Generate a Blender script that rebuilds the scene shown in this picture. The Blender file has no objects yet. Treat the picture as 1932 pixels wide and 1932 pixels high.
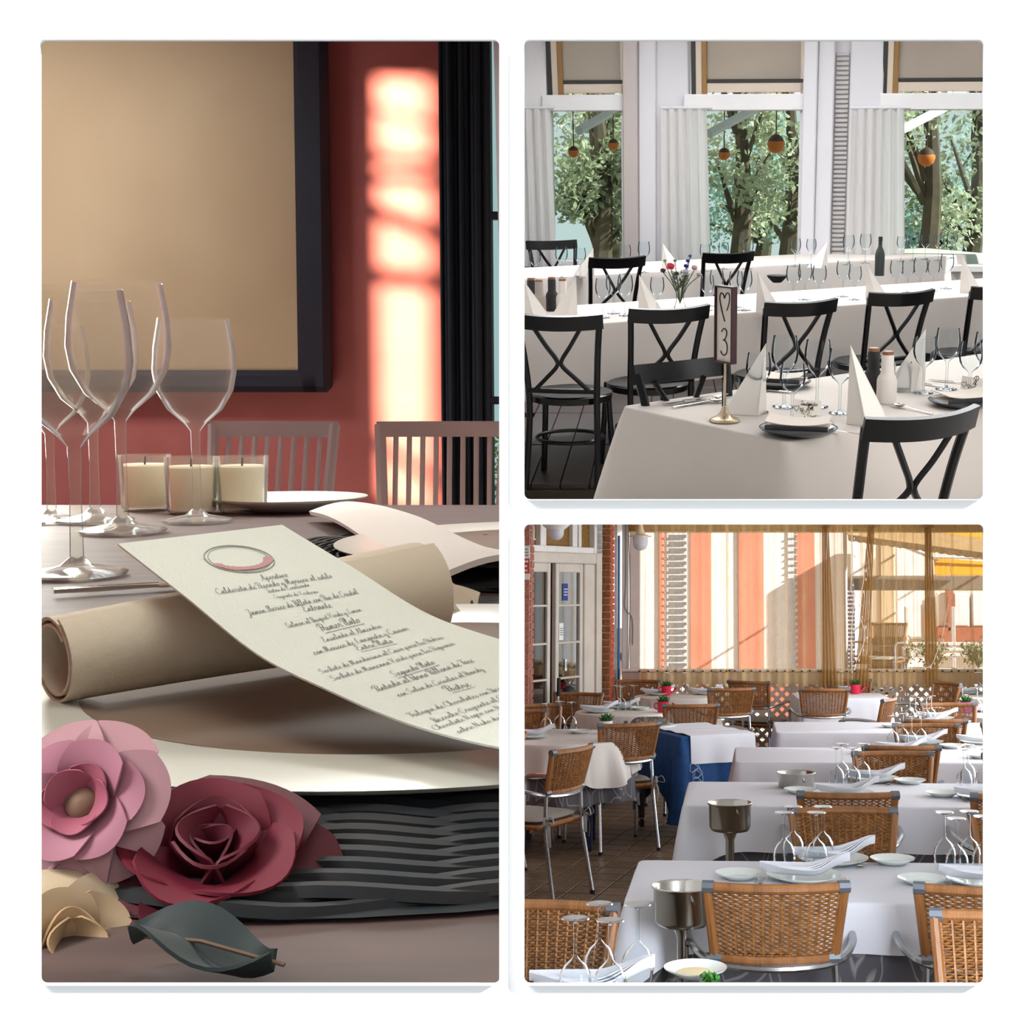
import bpy, bmesh, math, random
from mathutils import Matrix, Vector, noise

# ---------------------------------------------------------------- camera, sky, sun, lamps, exposure
C = bpy.context.scene.collection
SC = bpy.context.scene
F, CX, CY = 2700.0, 1250.0, 900.0          # focal length and principal point, in pixels of the 1932 frame
HORIZON3 = 1109.0                           # the terrace is the level one
EYE = 1.8                                   # eye height over the terrace floor
PITCH = math.atan((HORIZON3 - CY) / F)
R = math.radians


def T(x, y, z): return Matrix.Translation((x, y, z))
def RX(a): return Matrix.Rotation(a, 4, 'X')
def RY(a): return Matrix.Rotation(a, 4, 'Y')
def RZ(a): return Matrix.Rotation(a, 4, 'Z')


cd = bpy.data.cameras.new('camera')
cam = bpy.data.objects.new('camera', cd)
C.objects.link(cam)
cd.sensor_width = 36.0
cd.lens = F / 1932.0 * 36.0
cd.shift_x = (966.0 - CX) / 1932.0
cd.shift_y = (CY - 966.0) / 1932.0
cd.clip_start = 0.05
cd.clip_end = 200
cam.matrix_world = T(0, 0, EYE) @ RX(math.pi / 2 + PITCH)
SC.camera = cam

SC.view_settings.view_transform = 'Standard'
SC.view_settings.look = 'None'
SC.view_settings.gamma = 1.0
SC.view_settings.use_curve_mapping = False
SC.view_settings.exposure = 0.0
SC.cycles.max_bounces = 10
SC.cycles.diffuse_bounces = 4
SC.cycles.glossy_bounces = 4
SC.cycles.transmission_bounces = 4
SC.cycles.transparent_max_bounces = 24
SC.cycles.caustics_reflective = False
SC.cycles.caustics_refractive = False
SC.cycles.sample_clamp_indirect = 4.0

w = bpy.data.worlds.new('sky')
SC.world = w
w.use_nodes = True
w.node_tree.nodes['Background'].inputs[0].default_value = (0.90, 0.96, 1.0, 1)
w.node_tree.nodes['Background'].inputs[1].default_value = 1.0


class Room:
    """A set with its own level floor; the camera stands at (0, 0, H) of its local frame."""
    def __init__(s, horizon, H):
        s.H = H
        s.tilt = math.atan((CY - horizon) / F) + PITCH
        s.M = T(0, 0, EYE) @ RX(s.tilt) @ T(0, 0, -H)
        s.rot = Matrix.Rotation(PITCH - s.tilt, 3, 'X')
    def ray(s, px, py): return s.rot @ Vector(((px - CX) / F, 1.0, -(py - CY) / F))
    def z(s, px, py, z=0.0):
        v = s.ray(px, py); t = (z - s.H) / v.z
        return Vector((v.x * t, v.y * t, z))
    def y(s, px, py, y):
        v = s.ray(px, py); t = y / v.y
        return Vector((v.x * t, y, s.H + v.z * t))
    def plane(s, px, py, p, n):
        v = s.ray(px, py); o = Vector((0, 0, s.H))
        return o + v * ((Vector(p) - o).dot(n) / v.dot(n))


R1 = Room(740.0, 0.45)      # close-up of a laid table (height counted from the table top)
R2 = Room(270.0, 1.70)      # white dining room
R3 = Room(HORIZON3, EYE)    # terrace
BOARD = Room(CY, 0.0)       # frame of the display board: square to the camera axis


def lamp(name, kind, room, loc, target, energy, color=(1, 1, 1), size=1.0, size_y=None, spread=None, cone=None, blend=0.2):
    d = bpy.data.lights.new(name, kind)
    d.energy = energy; d.color = color
    if kind == 'AREA':
        d.size = size
        if size_y: d.shape = 'RECTANGLE'; d.size_y = size_y
        if spread: d.spread = spread
    elif kind == 'SUN': d.angle = size
    else: d.shadow_soft_size = size
    if cone: d.spot_size = cone; d.spot_blend = blend
    o = bpy.data.objects.new(name, d); C.objects.link(o)
    a, b = room.M @ Vector(loc), room.M @ Vector(target)
    o.matrix_world = Matrix.Translation(a) @ (b - a).to_track_quat('-Z', 'Y').to_matrix().to_4x4()
    return o


lamp('sun', 'SUN', R3, (28, -10, 16), (0, 0, 0), 13.0, (1.0, 0.95, 0.87), R(0.6))
lamp('board_lamp', 'AREA', BOARD, (-2.6, 0.1, 2.3), (0, 0.95, 0), 330, (1, 1, 1), 1.3)
# terrace: open daylight from its front edge and its right side
lamp('terrace_front_daylight', 'AREA', R3, (1.15, 2.6, 1.3), (0.55, 8, 0.8), 62, (0.82, 0.90, 1.0), 0.7, 0.9)
lamp('terrace_side_daylight', 'AREA', R3, (3.55, 10.0, 1.25), (0, 9.6, 0.7), 285, (0.93, 0.96, 1.0), 7.6, 1.8)
# dining room: added overhead fill for the near table, daylight high along the window wall
lamp('dining_overhead_fill', 'AREA', R2, (1.1, 5.5, 3.08), (1.05, 5.8, 0), 60, (1.0, 0.98, 0.96), 2.5, 2.5)  # added fill to brighten the near table; no fixture hangs there
lamp('dining_window_daylight', 'AREA', R2, (0.8, 10.5, 4.15), (0.6, 8.2, 0.5), 880, (0.95, 0.98, 1.0), 6.0, 1.2)
# close-up: back window daylight, the low sun that streaks the red wall, added fills
SUNP = Vector((-12.2, 9.4, 5.6))
lamp('low_sun', 'SPOT', R1, SUNP, R1.y(764, 540, 20.0), 150000, (1.0, .82, .60), .13, cone=R(34), blend=.3)
lamp('red_wall_fill', 'AREA', R1, (-5.4, 15.5, -2.6), (-4.6, 20, -.9), 120, (1.0, .88, .80), 2.4, 1.2)  # unseen fill added low to brighten the foot of the wall
lamp('picture_fill', 'AREA', R1, (-8.4, 16.0, 4.9), (-8.4, 20, .2), 225, (.92, .97, 1.0), 2.4, 1.0, spread=R(150))  # fill added to lighten the picture, not a lamp of the room
lamp('table_back_daylight', 'AREA', R1, (-1.2, 6.2, 2.6), (-.9, 2.0, 0), 42, (1.0, .98, .86), 1.6, 1.0)
lamp('table_front_fill', 'AREA', R1, (-.62, 1.75, 1.12), (-.60, 2.0, 0), 7.5, (.95, 1.0, .93), .8, .5)  # hidden lamp added above the table to brighten the menu
lamp('table_side_fill', 'AREA', R1, (-2.5, 3.2, .9), (-1.0, 3.3, .3), 60, (1.0, .99, .93), 1.1, 2.0)  # panel added at the left for highlights on the goblets
lamp('goblet_streak_fill', 'AREA', R1, (-2.78, 6.0, 1.0), (-1.3, 3.4, .4), 75, (1.0, .99, .92), .5, 1.7)  # strip lamp added to draw bright streaks on the goblets, no window here
lamp('dining_side_fill', 'AREA', R2, (1.62, 4.0, 1.5), (.5, 5.4, .8), 14, (1.0, 1.0, 1.0), .8, 1.0)  # fill added at the right to lift the napkins and place cards


# ---------------------------------------------------------------- materials
def lin(c):
    c = c / 255.0
    return c / 12.92 if c <= 0.04045 else ((c + 0.055) / 1.055) ** 2.4


def rgb(*c): return tuple(lin(x) for x in c) + (1.0,)


MATS = {}


def nodes_of(name):
    m = bpy.data.materials.new(name); m.use_nodes = True
    MATS[name] = m
    nt = m.node_tree
    return m, nt, nt.nodes, nt.links, nt.nodes['Principled BSDF']


def mat(name, col, rough=0.5, metal=0.0, col2=None, scale=8.0, bump=0.0, bscale=None, spec=0.5, sheen=0.0, detail=4, stretch=None, trans=0.0, coat=0.0):
    if name in MATS: return MATS[name]
    m, nt, N, L, b = nodes_of(name)
    b.inputs['Base Color'].default_value = rgb(*col)
    b.inputs['Roughness'].default_value = rough
    b.inputs['Metallic'].default_value = metal
    b.inputs['Specular IOR Level'].default_value = spec
    if sheen: b.inputs['Sheen Weight'].default_value = sheen
    if coat: b.inputs['Coat Weight'].default_value = coat
    if trans:
        tr = N.new('ShaderNodeBsdfTranslucent'); tr.inputs[0].default_value = rgb(*col)
        mx = N.new('ShaderNodeMixShader'); mx.inputs[0].default_value = trans
        L.new(b.outputs[0], mx.inputs[1]); L.new(tr.outputs[0], mx.inputs[2])
        L.new(mx.outputs[0], N['Material Output'].inputs[0])
    if col2 or bump:
        tc = N.new('ShaderNodeTexCoord'); mp = N.new('ShaderNodeMapping')
        L.new(tc.outputs['Object'], mp.inputs[0])
        if stretch: mp.inputs['Scale'].default_value = stretch
    if col2:
        n = N.new('ShaderNodeTexNoise'); n.inputs['Scale'].default_value = scale; n.inputs['Detail'].default_value = detail
        L.new(mp.outputs[0], n.inputs[0])
        cr = N.new('ShaderNodeValToRGB')
        cr.color_ramp.elements[0].position = 0.35; cr.color_ramp.elements[1].position = 0.65
        cr.color_ramp.elements[0].color = rgb(*col); cr.color_ramp.elements[1].color = rgb(*col2)
        L.new(n.outputs[0], cr.inputs[0]); L.new(cr.outputs[0], b.inputs['Base Color'])
    if bump:
        n2 = N.new('ShaderNodeTexNoise'); n2.inputs['Scale'].default_value = bscale or scale * 4; n2.inputs['Detail'].default_value = 3
        L.new(mp.outputs[0], n2.inputs[0])
        bp = N.new('ShaderNodeBump'); bp.inputs['Strength'].default_value = bump; bp.inputs['Distance'].default_value = 0.01
        L.new(n2.outputs[0], bp.inputs['Height']); L.new(bp.outputs[0], b.inputs['Normal'])
    return m


def glass_mat(name, tint=(238, 243, 245), blend=0.18, rough=0.02, glow_mix=0.0):
    """Thin clear glass: mostly see-through, mirror-like towards its edges."""
    m, nt, N, L, b = nodes_of(name)
    N.remove(b)
    tr = N.new('ShaderNodeBsdfTransparent'); tr.inputs[0].default_value = rgb(*tint)
    gl = N.new('ShaderNodeBsdfGlossy'); gl.inputs['Roughness'].default_value = rough; gl.inputs[0].default_value = (0.95, 0.97, 1, 1)
    lw = N.new('ShaderNodeLayerWeight'); lw.inputs[0].default_value = blend
    mx = N.new('ShaderNodeMixShader')
    L.new(lw.outputs['Fresnel'], mx.inputs[0]); L.new(tr.outputs[0], mx.inputs[1]); L.new(gl.outputs[0], mx.inputs[2])
    out = mx
    if glow_mix:  # white mixed in paints a pale highlight glow on the glass
        df = N.new('ShaderNodeBsdfDiffuse'); df.inputs[0].default_value = (.95, .95, .92, 1)
        out = N.new('ShaderNodeMixShader'); out.inputs[0].default_value = glow_mix
        L.new(mx.outputs[0], out.inputs[1]); L.new(df.outputs[0], out.inputs[2])
    L.new(out.outputs[0], N['Material Output'].inputs[0])
    return m


def weave_mat(name, col, col2, sx, sz, rough=0.8, bump=0.25):
    """Cloth with a fine two-way thread relief."""
    m, nt, N, L, b = nodes_of(name)
    b.inputs['Roughness'].default_value = rough; b.inputs['Specular IOR Level'].default_value = 0.2
    tc = N.new('ShaderNodeTexCoord')
    hs = []
    for ax, s in ((0, sx), (2, sz)):
        wv = N.new('ShaderNodeTexWave'); wv.bands_direction = 'XYZ'[ax]; wv.inputs['Scale'].default_value = s; wv.inputs['Distortion'].default_value = 0.4
        L.new(tc.outputs['Object'], wv.inputs[0]); hs.append(wv)
    ad = N.new('ShaderNodeMath'); ad.operation = 'ADD'
    L.new(hs[0].outputs['Fac'], ad.inputs[0]); L.new(hs[1].outputs['Fac'], ad.inputs[1])
    bp = N.new('ShaderNodeBump'); bp.inputs['Strength'].default_value = bump; bp.inputs['Distance'].default_value = 0.002
    L.new(ad.outputs[0], bp.inputs['Height']); L.new(bp.outputs[0], b.inputs['Normal'])
    n = N.new('ShaderNodeTexNoise'); n.inputs['Scale'].default_value = 3
    L.new(tc.outputs['Object'], n.inputs[0])
    mx = N.new('ShaderNodeMix'); mx.data_type = 'RGBA'
    mx.inputs[6].default_value = rgb(*col); mx.inputs[7].default_value = rgb(*col2)
    L.new(n.outputs[0], mx.inputs[0]); L.new(mx.outputs[2], b.inputs['Base Color'])
    return m


def leafprint_mat(name, base, line, scale=5.0):
    """Dark cloth printed with pale leaf outlines."""
    m, nt, N, L, b = nodes_of(name)
    b.inputs['Roughness'].default_value = 0.85
    tc = N.new('ShaderNodeTexCoord')
    mp = N.new('ShaderNodeMapping'); mp.inputs['Scale'].default_value = (1, 1, 0.6); mp.inputs['Rotation'].default_value = (0.5, 0.6, 0.4)
    L.new(tc.outputs['Object'], mp.inputs[0])
    vo = N.new('ShaderNodeTexVoronoi'); vo.feature = 'DISTANCE_TO_EDGE'; vo.inputs['Scale'].default_value = scale
    ns = N.new('ShaderNodeTexNoise'); ns.inputs['Scale'].default_value = 4
    mv = N.new('ShaderNodeMix'); mv.data_type = 'VECTOR'; mv.inputs[0].default_value = 0.12
    L.new(mp.outputs[0], ns.inputs[0]); L.new(mp.outputs[0], mv.inputs[4]); L.new(ns.outputs['Color'], mv.inputs[5])
    L.new(mv.outputs[1], vo.inputs[0])
    r1 = N.new('ShaderNodeValToRGB')
    e = r1.color_ramp.elements
    e[0].position = 0.05; e[0].color = (0, 0, 0, 1); e[1].position = 0.075; e[1].color = (1, 1, 1, 1)
    x = e.new(0.10); x.color = (0, 0, 0, 1)
    L.new(vo.outputs['Distance'], r1.inputs[0])
    mx = N.new('ShaderNodeMix'); mx.data_type = 'RGBA'
    mx.inputs[6].default_value = rgb(*base); mx.inputs[7].default_value = rgb(*line)
    L.new(r1.outputs[0], mx.inputs[0]); L.new(mx.outputs[2], b.inputs['Base Color'])
    return m


def sheer_mat(name, col, density=0.55, zs=60.0, xs=40.0):
    """Loosely woven see-through curtain: threads let part of the light straight through."""
    m, nt, N, L, b = nodes_of(name)
    N.remove(b)
    tc = N.new('ShaderNodeTexCoord')
    wz = N.new('ShaderNodeTexWave'); wz.bands_direction = 'Z'; wz.inputs['Scale'].default_value = zs; wz.inputs['Distortion'].default_value = 1.2; wz.inputs['Detail Scale'].default_value = 3
    wx = N.new('ShaderNodeTexWave'); wx.bands_direction = 'X'; wx.inputs['Scale'].default_value = xs; wx.inputs['Distortion'].default_value = 0.8
    ns = N.new('ShaderNodeTexNoise'); ns.inputs['Scale'].default_value = 9
    for q in (wz, wx, ns): L.new(tc.outputs['Object'], q.inputs[0])
    a = N.new('ShaderNodeMath'); a.operation = 'MAXIMUM'
    L.new(wz.outputs['Fac'], a.inputs[0]); L.new(wx.outputs['Fac'], a.inputs[1])
    c = N.new('ShaderNodeMath'); c.operation = 'MULTIPLY'; c.inputs[1].default_value = density
    L.new(a.outputs[0], c.inputs[0])
    d = N.new('ShaderNodeMath'); d.operation = 'MULTIPLY_ADD'; d.inputs[1].default_value = 0.22; d.use_clamp = True
    L.new(ns.outputs[0], d.inputs[0]); L.new(c.outputs[0], d.inputs[2]); 
    d2 = N.new('ShaderNodeMath'); d2.operation = 'SUBTRACT'; d2.inputs[1].default_value = 0.04; d2.use_clamp = True
    L.new(d.outputs[0], d2.inputs[0])
    lw = N.new('ShaderNodeLayerWeight'); lw.inputs[0].default_value = 0.35
    fa = N.new('ShaderNodeMath'); fa.operation = 'MULTIPLY_ADD'; fa.inputs[1].default_value = 0.55; fa.use_clamp = True
    L.new(lw.outputs['Facing'], fa.inputs[0]); L.new(d2.outputs[0], fa.inputs[2]); d2 = fa
    df = N.new('ShaderNodeBsdfDiffuse'); df.inputs[0].default_value = rgb(*col)
    tl = N.new('ShaderNodeBsdfTranslucent'); tl.inputs[0].default_value = rgb(*col)
    m1 = N.new('ShaderNodeMixShader'); m1.inputs[0].default_value = 0.5
    L.new(df.outputs[0], m1.inputs[1]); L.new(tl.outputs[0], m1.inputs[2])
    tr = N.new('ShaderNodeBsdfTransparent')
    m2 = N.new('ShaderNodeMixShader')
    L.new(d2.outputs[0], m2.inputs[0]); L.new(tr.outputs[0], m2.inputs[1]); L.new(m1.outputs[0], m2.inputs[2])
    L.new(m2.outputs[0], N['Material Output'].inputs[0])
    return m


# ---------------------------------------------------------------- mesh building
class MB:
    def __init__(s): s.v = []; s.f = []
    def add(s, vs, fs, M=None):
        b = len(s.v)
        s.v += [tuple(M @ Vector(v)) if M else tuple(v) for v in vs]
        s.f += [tuple(i + b for i in f) for f in fs]
        return s
    def box(s, c, d, M=None, bev=0.0):
        x, y, z = c; a, b_, h = d[0] / 2, d[1] / 2, d[2] / 2
        if bev:
            e = min(bev, a * .9, b_ * .9, h * .9)
            vs = []
            for sz in (-1, 1):
                for lvl in ((0, 1) if sz < 0 else (1, 0)):
                    zz = z + sz * (h - (e if lvl else 0)); q = 0 if lvl else e
                    for px_, py_ in ((-a + q, -b_ + e), (-a + e, -b_ + q), (a - e, -b_ + q), (a - q, -b_ + e), (a - q, b_ - e), (a - e, b_ - q), (-a + e, b_ - q), (-a + q, b_ - e)):
                        vs.append((x + px_, y + py_, zz))
            fs = [tuple(range(7, -1, -1)), tuple(range(24, 32))]
            for k in range(3):
                for i in range(8):
                    j = (i + 1) % 8
                    fs.append((k * 8 + i, k * 8 + j, k * 8 + 8 + j, k * 8 + 8 + i))
            return s.add(vs, fs, M)
        vs = [(x + i * a, y + j * b_, z + k * h) for k in (-1, 1) for j in (-1, 1) for i in (-1, 1)]
        return s.add(vs, [(0, 2, 3, 1), (4, 5, 7, 6), (0, 1, 5, 4), (2, 6, 7, 3), (0, 4, 6, 2), (1, 3, 7, 5)], M)
    def tube(s, pts, r, n=8, closed=False, caps=True, flat=1.0, up=None, M=None):
        P = [Vector(p) for p in pts]; m = len(P)
        rs = r if isinstance(r, (list, tuple)) else [r] * m
        tg = []
        for i in range(m):
            a = P[(i - 1) % m] if (closed or i > 0) else P[i]
            b = P[(i + 1) % m] if (closed or i < m - 1) else P[i]
            d = b - a
            tg.append(d.normalized() if d.length > 1e-9 else Vector((0, 0, 1)))
        u = Vector(up) if up else (Vector((0, 0, 1)) if abs(tg[0].z) < 0.9 else Vector((1, 0, 0)))
        vs = []
        for i in range(m):
            t = tg[i]
            u = u - t * u.dot(t)
            u = u.normalized() if u.length > 1e-6 else t.orthogonal().normalized()
            w_ = t.cross(u)
            for k in range(n):
                a = 2 * math.pi * k / n
                vs.append(P[i] + u * (math.cos(a) * rs[i] * flat) + w_ * (math.sin(a) * rs[i]))
        fs = []
        for i in range(m if closed else m - 1):
            j = (i + 1) % m
            for k in range(n):
                l = (k + 1) % n
                fs.append((i * n + k, i * n + l, j * n + l, j * n + k))
        if caps and not closed:
            fs.append(tuple(range(n - 1, -1, -1))); fs.append(tuple((m - 1) * n + k for k in range(n)))
        return s.add(vs, fs, M)
    def lathe(s, prof, n=24, M=None, cap=True):
        vs = []; fs = []; m = len(prof)
        for r, z in prof:
            for k in range(n):
                a = 2 * math.pi * k / n
                vs.append((r * math.cos(a), r * math.sin(a), z))
        for i in range(m - 1):
            for k in range(n):
                l = (k + 1) % n
                fs.append((i * n + k, i * n + l, i * n + n + l, i * n + n + k))
        if cap:
            if prof[0][0] > 1e-4: fs.append(tuple(range(n - 1, -1, -1)))
            if prof[-1][0] > 1e-4: fs.append(tuple((m - 1) * n + k for k in range(n)))
        return s.add(vs, fs, M)
    def grid(s, fn, nu, nv, M=None, closed=False):
        vs = [fn(i / nu, j / nv) for j in range(nv + 1) for i in range(nu + 1)]
        fs = [(j * (nu + 1) + i, j * (nu + 1) + i + 1, (j + 1) * (nu + 1) + i + 1, (j + 1) * (nu + 1) + i) for j in range(nv) for i in range(nu)]
        return s.add(vs, fs, M)
    def slab(s, fn, nu, nv, th, M=None):
        """A sheet fn(u, v) -> Vector, thickened along its normal."""
        e = 1e-3
        top = []; bot = []
        for j in range(nv + 1):
            for i in range(nu + 1):
                u, v = i / nu, j / nv
                p = Vector(fn(u, v))
                du = Vector(fn(min(u + e, 1), v)) - Vector(fn(max(u - e, 0), v))
                dv = Vector(fn(u, min(v + e, 1))) - Vector(fn(u, max(v - e, 0)))
                n_ = du.cross(dv)
                n_ = n_.normalized() if n_.length > 1e-12 else Vector((0, 0, 1))
                top.append(p + n_ * th / 2); bot.append(p - n_ * th / 2)
        W = nu + 1; K = len(top)
        fs = []
        for j in range(nv):
            for i in range(nu):
                a = j * W + i
                fs.append((a, a + 1, a + W + 1, a + W)); fs.append((K + a, K + a + W, K + a + W + 1, K + a + 1))
        ring = [i for i in range(nu)] + [j * W + nu for j in range(nv)] + [nv * W + i for i in range(nu, 0, -1)] + [j * W for j in range(nv, 0, -1)]
        for q in range(len(ring)):
            a, b = ring[q], ring[(q + 1) % len(ring)]
            fs.append((b, a, K + a, K + b))
        return s.add(top + bot, fs, M)
    def mesh(s, name, m, smooth=35):
        me = bpy.data.meshes.new(name)
        me.from_pydata(s.v, [], s.f)
        if m: me.materials.append(m)
        if smooth:
            me.shade_smooth()
            if smooth < 180: me.set_sharp_from_angle(angle=R(smooth))
        return me
    def build(s, name, m, parent=None, smooth=35, kind=None, label=None):
        return link(name, s.mesh(name, m, smooth), parent, kind, label)


def link(name, me, parent=None, kind=None, label=None):
    o = bpy.data.objects.new(name, me); C.objects.link(o)
    if parent: o.parent = parent
    if kind: o['kind'] = kind
    if label: o['label'] = label
    return o


def pose(o, room, loc, rz=0.0, X=None):
    m = room.M @ T(*loc) @ RZ(rz)
    o.matrix_world = m @ X if X else m
    return o


def tag(o, label, cat, group=None):
    o['label'] = label; o['category'] = cat
    if group: o['group'] = group
    elif 'group' in o: del o['group']
    return o


def thing(name, label, cat, room=None, loc=(0, 0, 0), rz=0.0, group=None, X=None):
    o = bpy.data.objects.new(name, None); C.objects.link(o)
    o.empty_display_size = 0.1
    tag(o, label, cat, group)
    if room: pose(o, room, loc, rz, X)
    return o


KIDS = {}


def kids(o):
    return [c for c in o.children]


def copy_tree(o, parent=None):
    c = o.copy(); C.objects.link(c)
    if parent: c.parent = parent
    for k in kids(o): copy_tree(k, c)
    return c


CACHE = {}


def put(maker, label, cat, room, loc, rz=0.0, group=None, X=None, args=()):
    """The first call builds the thing, later calls copy it with its parts."""
    key = (maker.__name__,) + tuple(args)
    if key not in CACHE:
        o = maker(*args); CACHE[key] = o
    else:
        o = copy_tree(CACHE[key])
    tag(o, label, cat, group)
    return pose(o, room, loc, rz, X)


def struct(name, mb, m, room, smooth=35, label=None, parent=None):
    o = mb.build(name, m, parent, smooth)
    o['kind'] = 'structure'
    if not parent: o.matrix_world = room.M
    if label: o['label'] = label
    return o


def cut_right(o, room, px):
    """Trim a mesh where the picture's partition wall stands (a plane through the wall slot)."""
    a = room.ray(px, 300); b = room.ray(px, 1500)
    n = a.cross(b).normalized()
    if n.x < 0: n = -n
    L = (room.M.inverted() @ o.matrix_world) if True else Matrix()
    Li = L.inverted()
    p = Li @ Vector((0, 0, room.H)); nl = (Li.to_3x3() @ n).normalized()
    bm = bmesh.new(); bm.from_mesh(o.data)
    bmesh.ops.bisect_plane(bm, geom=bm.verts[:] + bm.edges[:] + bm.faces[:], plane_co=p, plane_no=nl, clear_outer=True)
    bm.to_mesh(o.data); bm.free()


def cut_side(o, room, px):
    """Trim where the partition beside this room stands."""
    a, b = room.ray(px, 300), room.ray(px, 1500)
    n = a.cross(b).normalized()
    if n.x > 0: n = -n
    L = room.M.inverted() @ o.matrix_world
    p = L.inverted() @ Vector((0, 0, room.H)); nl = (L.to_3x3().transposed() @ n).normalized()
    bm = bmesh.new(); bm.from_mesh(o.data)
    bmesh.ops.bisect_plane(bm, geom=bm.verts[:] + bm.edges[:] + bm.faces[:], plane_co=p, plane_no=nl, clear_outer=True)
    bm.to_mesh(o.data); bm.free()


def text_mesh(body, size=1.0, shear=0.0, extrude=0.0, thin=0.0):
    cu = bpy.data.curves.new('text', 'FONT')
    cu.body = body; cu.size = size; cu.shear = shear; cu.extrude = extrude; cu.offset = thin
    cu.align_x = 'LEFT'; cu.resolution_u = 3
    ob = bpy.data.objects.new('text', cu); C.objects.link(ob)
    dg = bpy.context.evaluated_depsgraph_get(); dg.update()
    me = bpy.data.meshes.new_from_object(ob.evaluated_get(dg))
    bpy.data.objects.remove(ob); bpy.data.curves.remove(cu)
    return me


def smoothstep(a, b, x):
    t = min(max((x - a) / (b - a), 0), 1)
    return t * t * (3 - 2 * t)


def interp(tab, x):
    """Smooth (Catmull-Rom style) lookup in a list of (x, y)."""
    if x <= tab[0][0]: return tab[0][1] + (x - tab[0][0]) * (tab[1][1] - tab[0][1]) / (tab[1][0] - tab[0][0])
    for i in range(len(tab) - 1):
        x0, y0 = tab[i]; x1, y1 = tab[i + 1]
        if x <= x1:
            h = x1 - x0; t = (x - x0) / h
            m0 = (tab[i + 1][1] - tab[max(i - 1, 0)][1]) / (tab[i + 1][0] - tab[max(i - 1, 0)][0])
            m1 = (tab[min(i + 2, len(tab) - 1)][1] - y0) / (tab[min(i + 2, len(tab) - 1)][0] - x0)
            return (2 * t**3 - 3 * t**2 + 1) * y0 + (t**3 - 2 * t**2 + t) * h * m0 + (-2 * t**3 + 3 * t**2) * y1 + (t**3 - t**2) * h * m1
    x0, y0 = tab[-2]; x1, y1 = tab[-1]
    return y1 + (x - x1) * (y1 - y0) / (x1 - x0)


def curve(pts, n):
    """n+1 points along a Catmull-Rom curve through pts."""
    P = [Vector(p) for p in pts]
    out = []
    m = len(P) - 1
    for k in range(n + 1):
        q = k / n * m; i = min(int(q), m - 1); t = q - i
        p0, p1, p2, p3 = P[max(i - 1, 0)], P[i], P[i + 1], P[min(i + 2, m)]
        out.append(0.5 * ((2 * p1) + (p2 - p0) * t + (2 * p0 - 5 * p1 + 4 * p2 - p3) * t * t + (3 * p1 - p0 - 3 * p2 + p3) * t**3))
    return out


# ---------------------------------------------------------------- the white display board with its three openings
PANELS = [(77, 77, 943, 1855), (989, 77, 1855, 942), (989, 989, 1855, 1855)]
DB = 0.95


def bpt(px, py, d=DB): return ((px - CX) / F * DB, d, -(py - CY) / F * DB)


def rounded(p, r=11, grow=0.0, n=5):
    x0, y0, x1, y1 = p[0] - grow, p[1] - grow, p[2] + grow, p[3] + grow
    r = r + grow
    out = []
    for cx, cy, a0 in ((x1 - r, y0 + r, -90), (x1 - r, y1 - r, 0), (x0 + r, y1 - r, 90), (x0 + r, y0 + r, 180)):
        for k in range(n + 1):
            a = R(a0 + 90 * k / n)
            out.append((cx + r * math.cos(a), cy + r * math.sin(a)))
    return out


def build_board():
    white = mat('board_white', (222, 222, 222), 0.9, spec=0.0)
    bm = bmesh.new()
    def loop(pts, y): return [bm.verts.new(bpt(px, py, y)) for px, py in pts]
    for y, flip in ((DB, 1), (DB + 0.0012, -1)):
        es = []
        for pts in [[(-1400, -1400), (3400, -1400), (3400, 3400), (-1400, 3400)]] + [rounded(p) for p in PANELS]:
            vs = loop(pts, y)
            es += [bm.edges.new((vs[i], vs[(i + 1) % len(vs)])) for i in range(len(vs))]
        bmesh.ops.triangle_fill(bm, edges=es, use_beauty=True)
    bmesh.ops.recalc_face_normals(bm, faces=bm.faces[:])
    me = bpy.data.meshes.new('wall_front'); bm.to_mesh(me); bm.free(); me.materials.append(white)
    o = link('wall_front', me, kind='structure'); o.matrix_world = BOARD.M
    # thin raised edging round each opening: it throws the soft shadow to the lower right
    for i, p in enumerate(PANELS):
        mb = MB()
        a = rounded(p, 11, 0.0); b = rounded(p, 11, 1.6); n = len(a); vs = []
        for pts, y in ((a, DB), (a, DB - 0.0032), (b, DB - 0.0032), (b, DB)):
            vs += [bpt(px, py, y) for px, py in pts]
        fs = [(k * n + q, k * n + (q + 1) % n, (k + 1) * n + (q + 1) % n, (k + 1) * n + q) for k in range(3) for q in range(n)]
        mb.add(vs, fs)
        struct('trim_%d' % (i + 1), mb, white, BOARD)


build_board()
# ================================================================ shared tableware and furniture makers
alu = mat('aluminium', (190, 192, 196), 0.25, 1.0)
alu_dark = mat('grey_cap', (105, 110, 118), 0.45, 0.4)
rattan = mat('rattan', (164, 112, 62), 0.5, col2=(122, 80, 42), scale=40, spec=0.4)
rattan_pale = mat('rattan_rail', (152, 100, 54), 0.45, col2=(128, 82, 42), scale=30, bump=0.3, bscale=160, stretch=(1, 0.1, 0.1))
cushion_m = weave_mat('cushion_cloth', (152, 146, 138), (138, 132, 126), 90, 90, 0.9)
linen = weave_mat('white_linen', (226, 226, 232), (220, 220, 228), 120, 120, 0.85, 0.12)
linen_warm = weave_mat('warm_linen', (222, 216, 210), (214, 208, 202), 120, 120, 0.85, 0.12)
leafgrey = leafprint_mat('grey_leaf_cloth', (92, 90, 96), (158, 154, 154), 7.0)
blue_cloth = mat('blue_cloth', (22, 72, 128), 0.85, col2=(18, 60, 112), scale=20)
white_print = mat('pale_print', (170, 190, 214), 0.85)
china = mat('china', (226, 232, 228), 0.18, spec=0.6)
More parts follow.
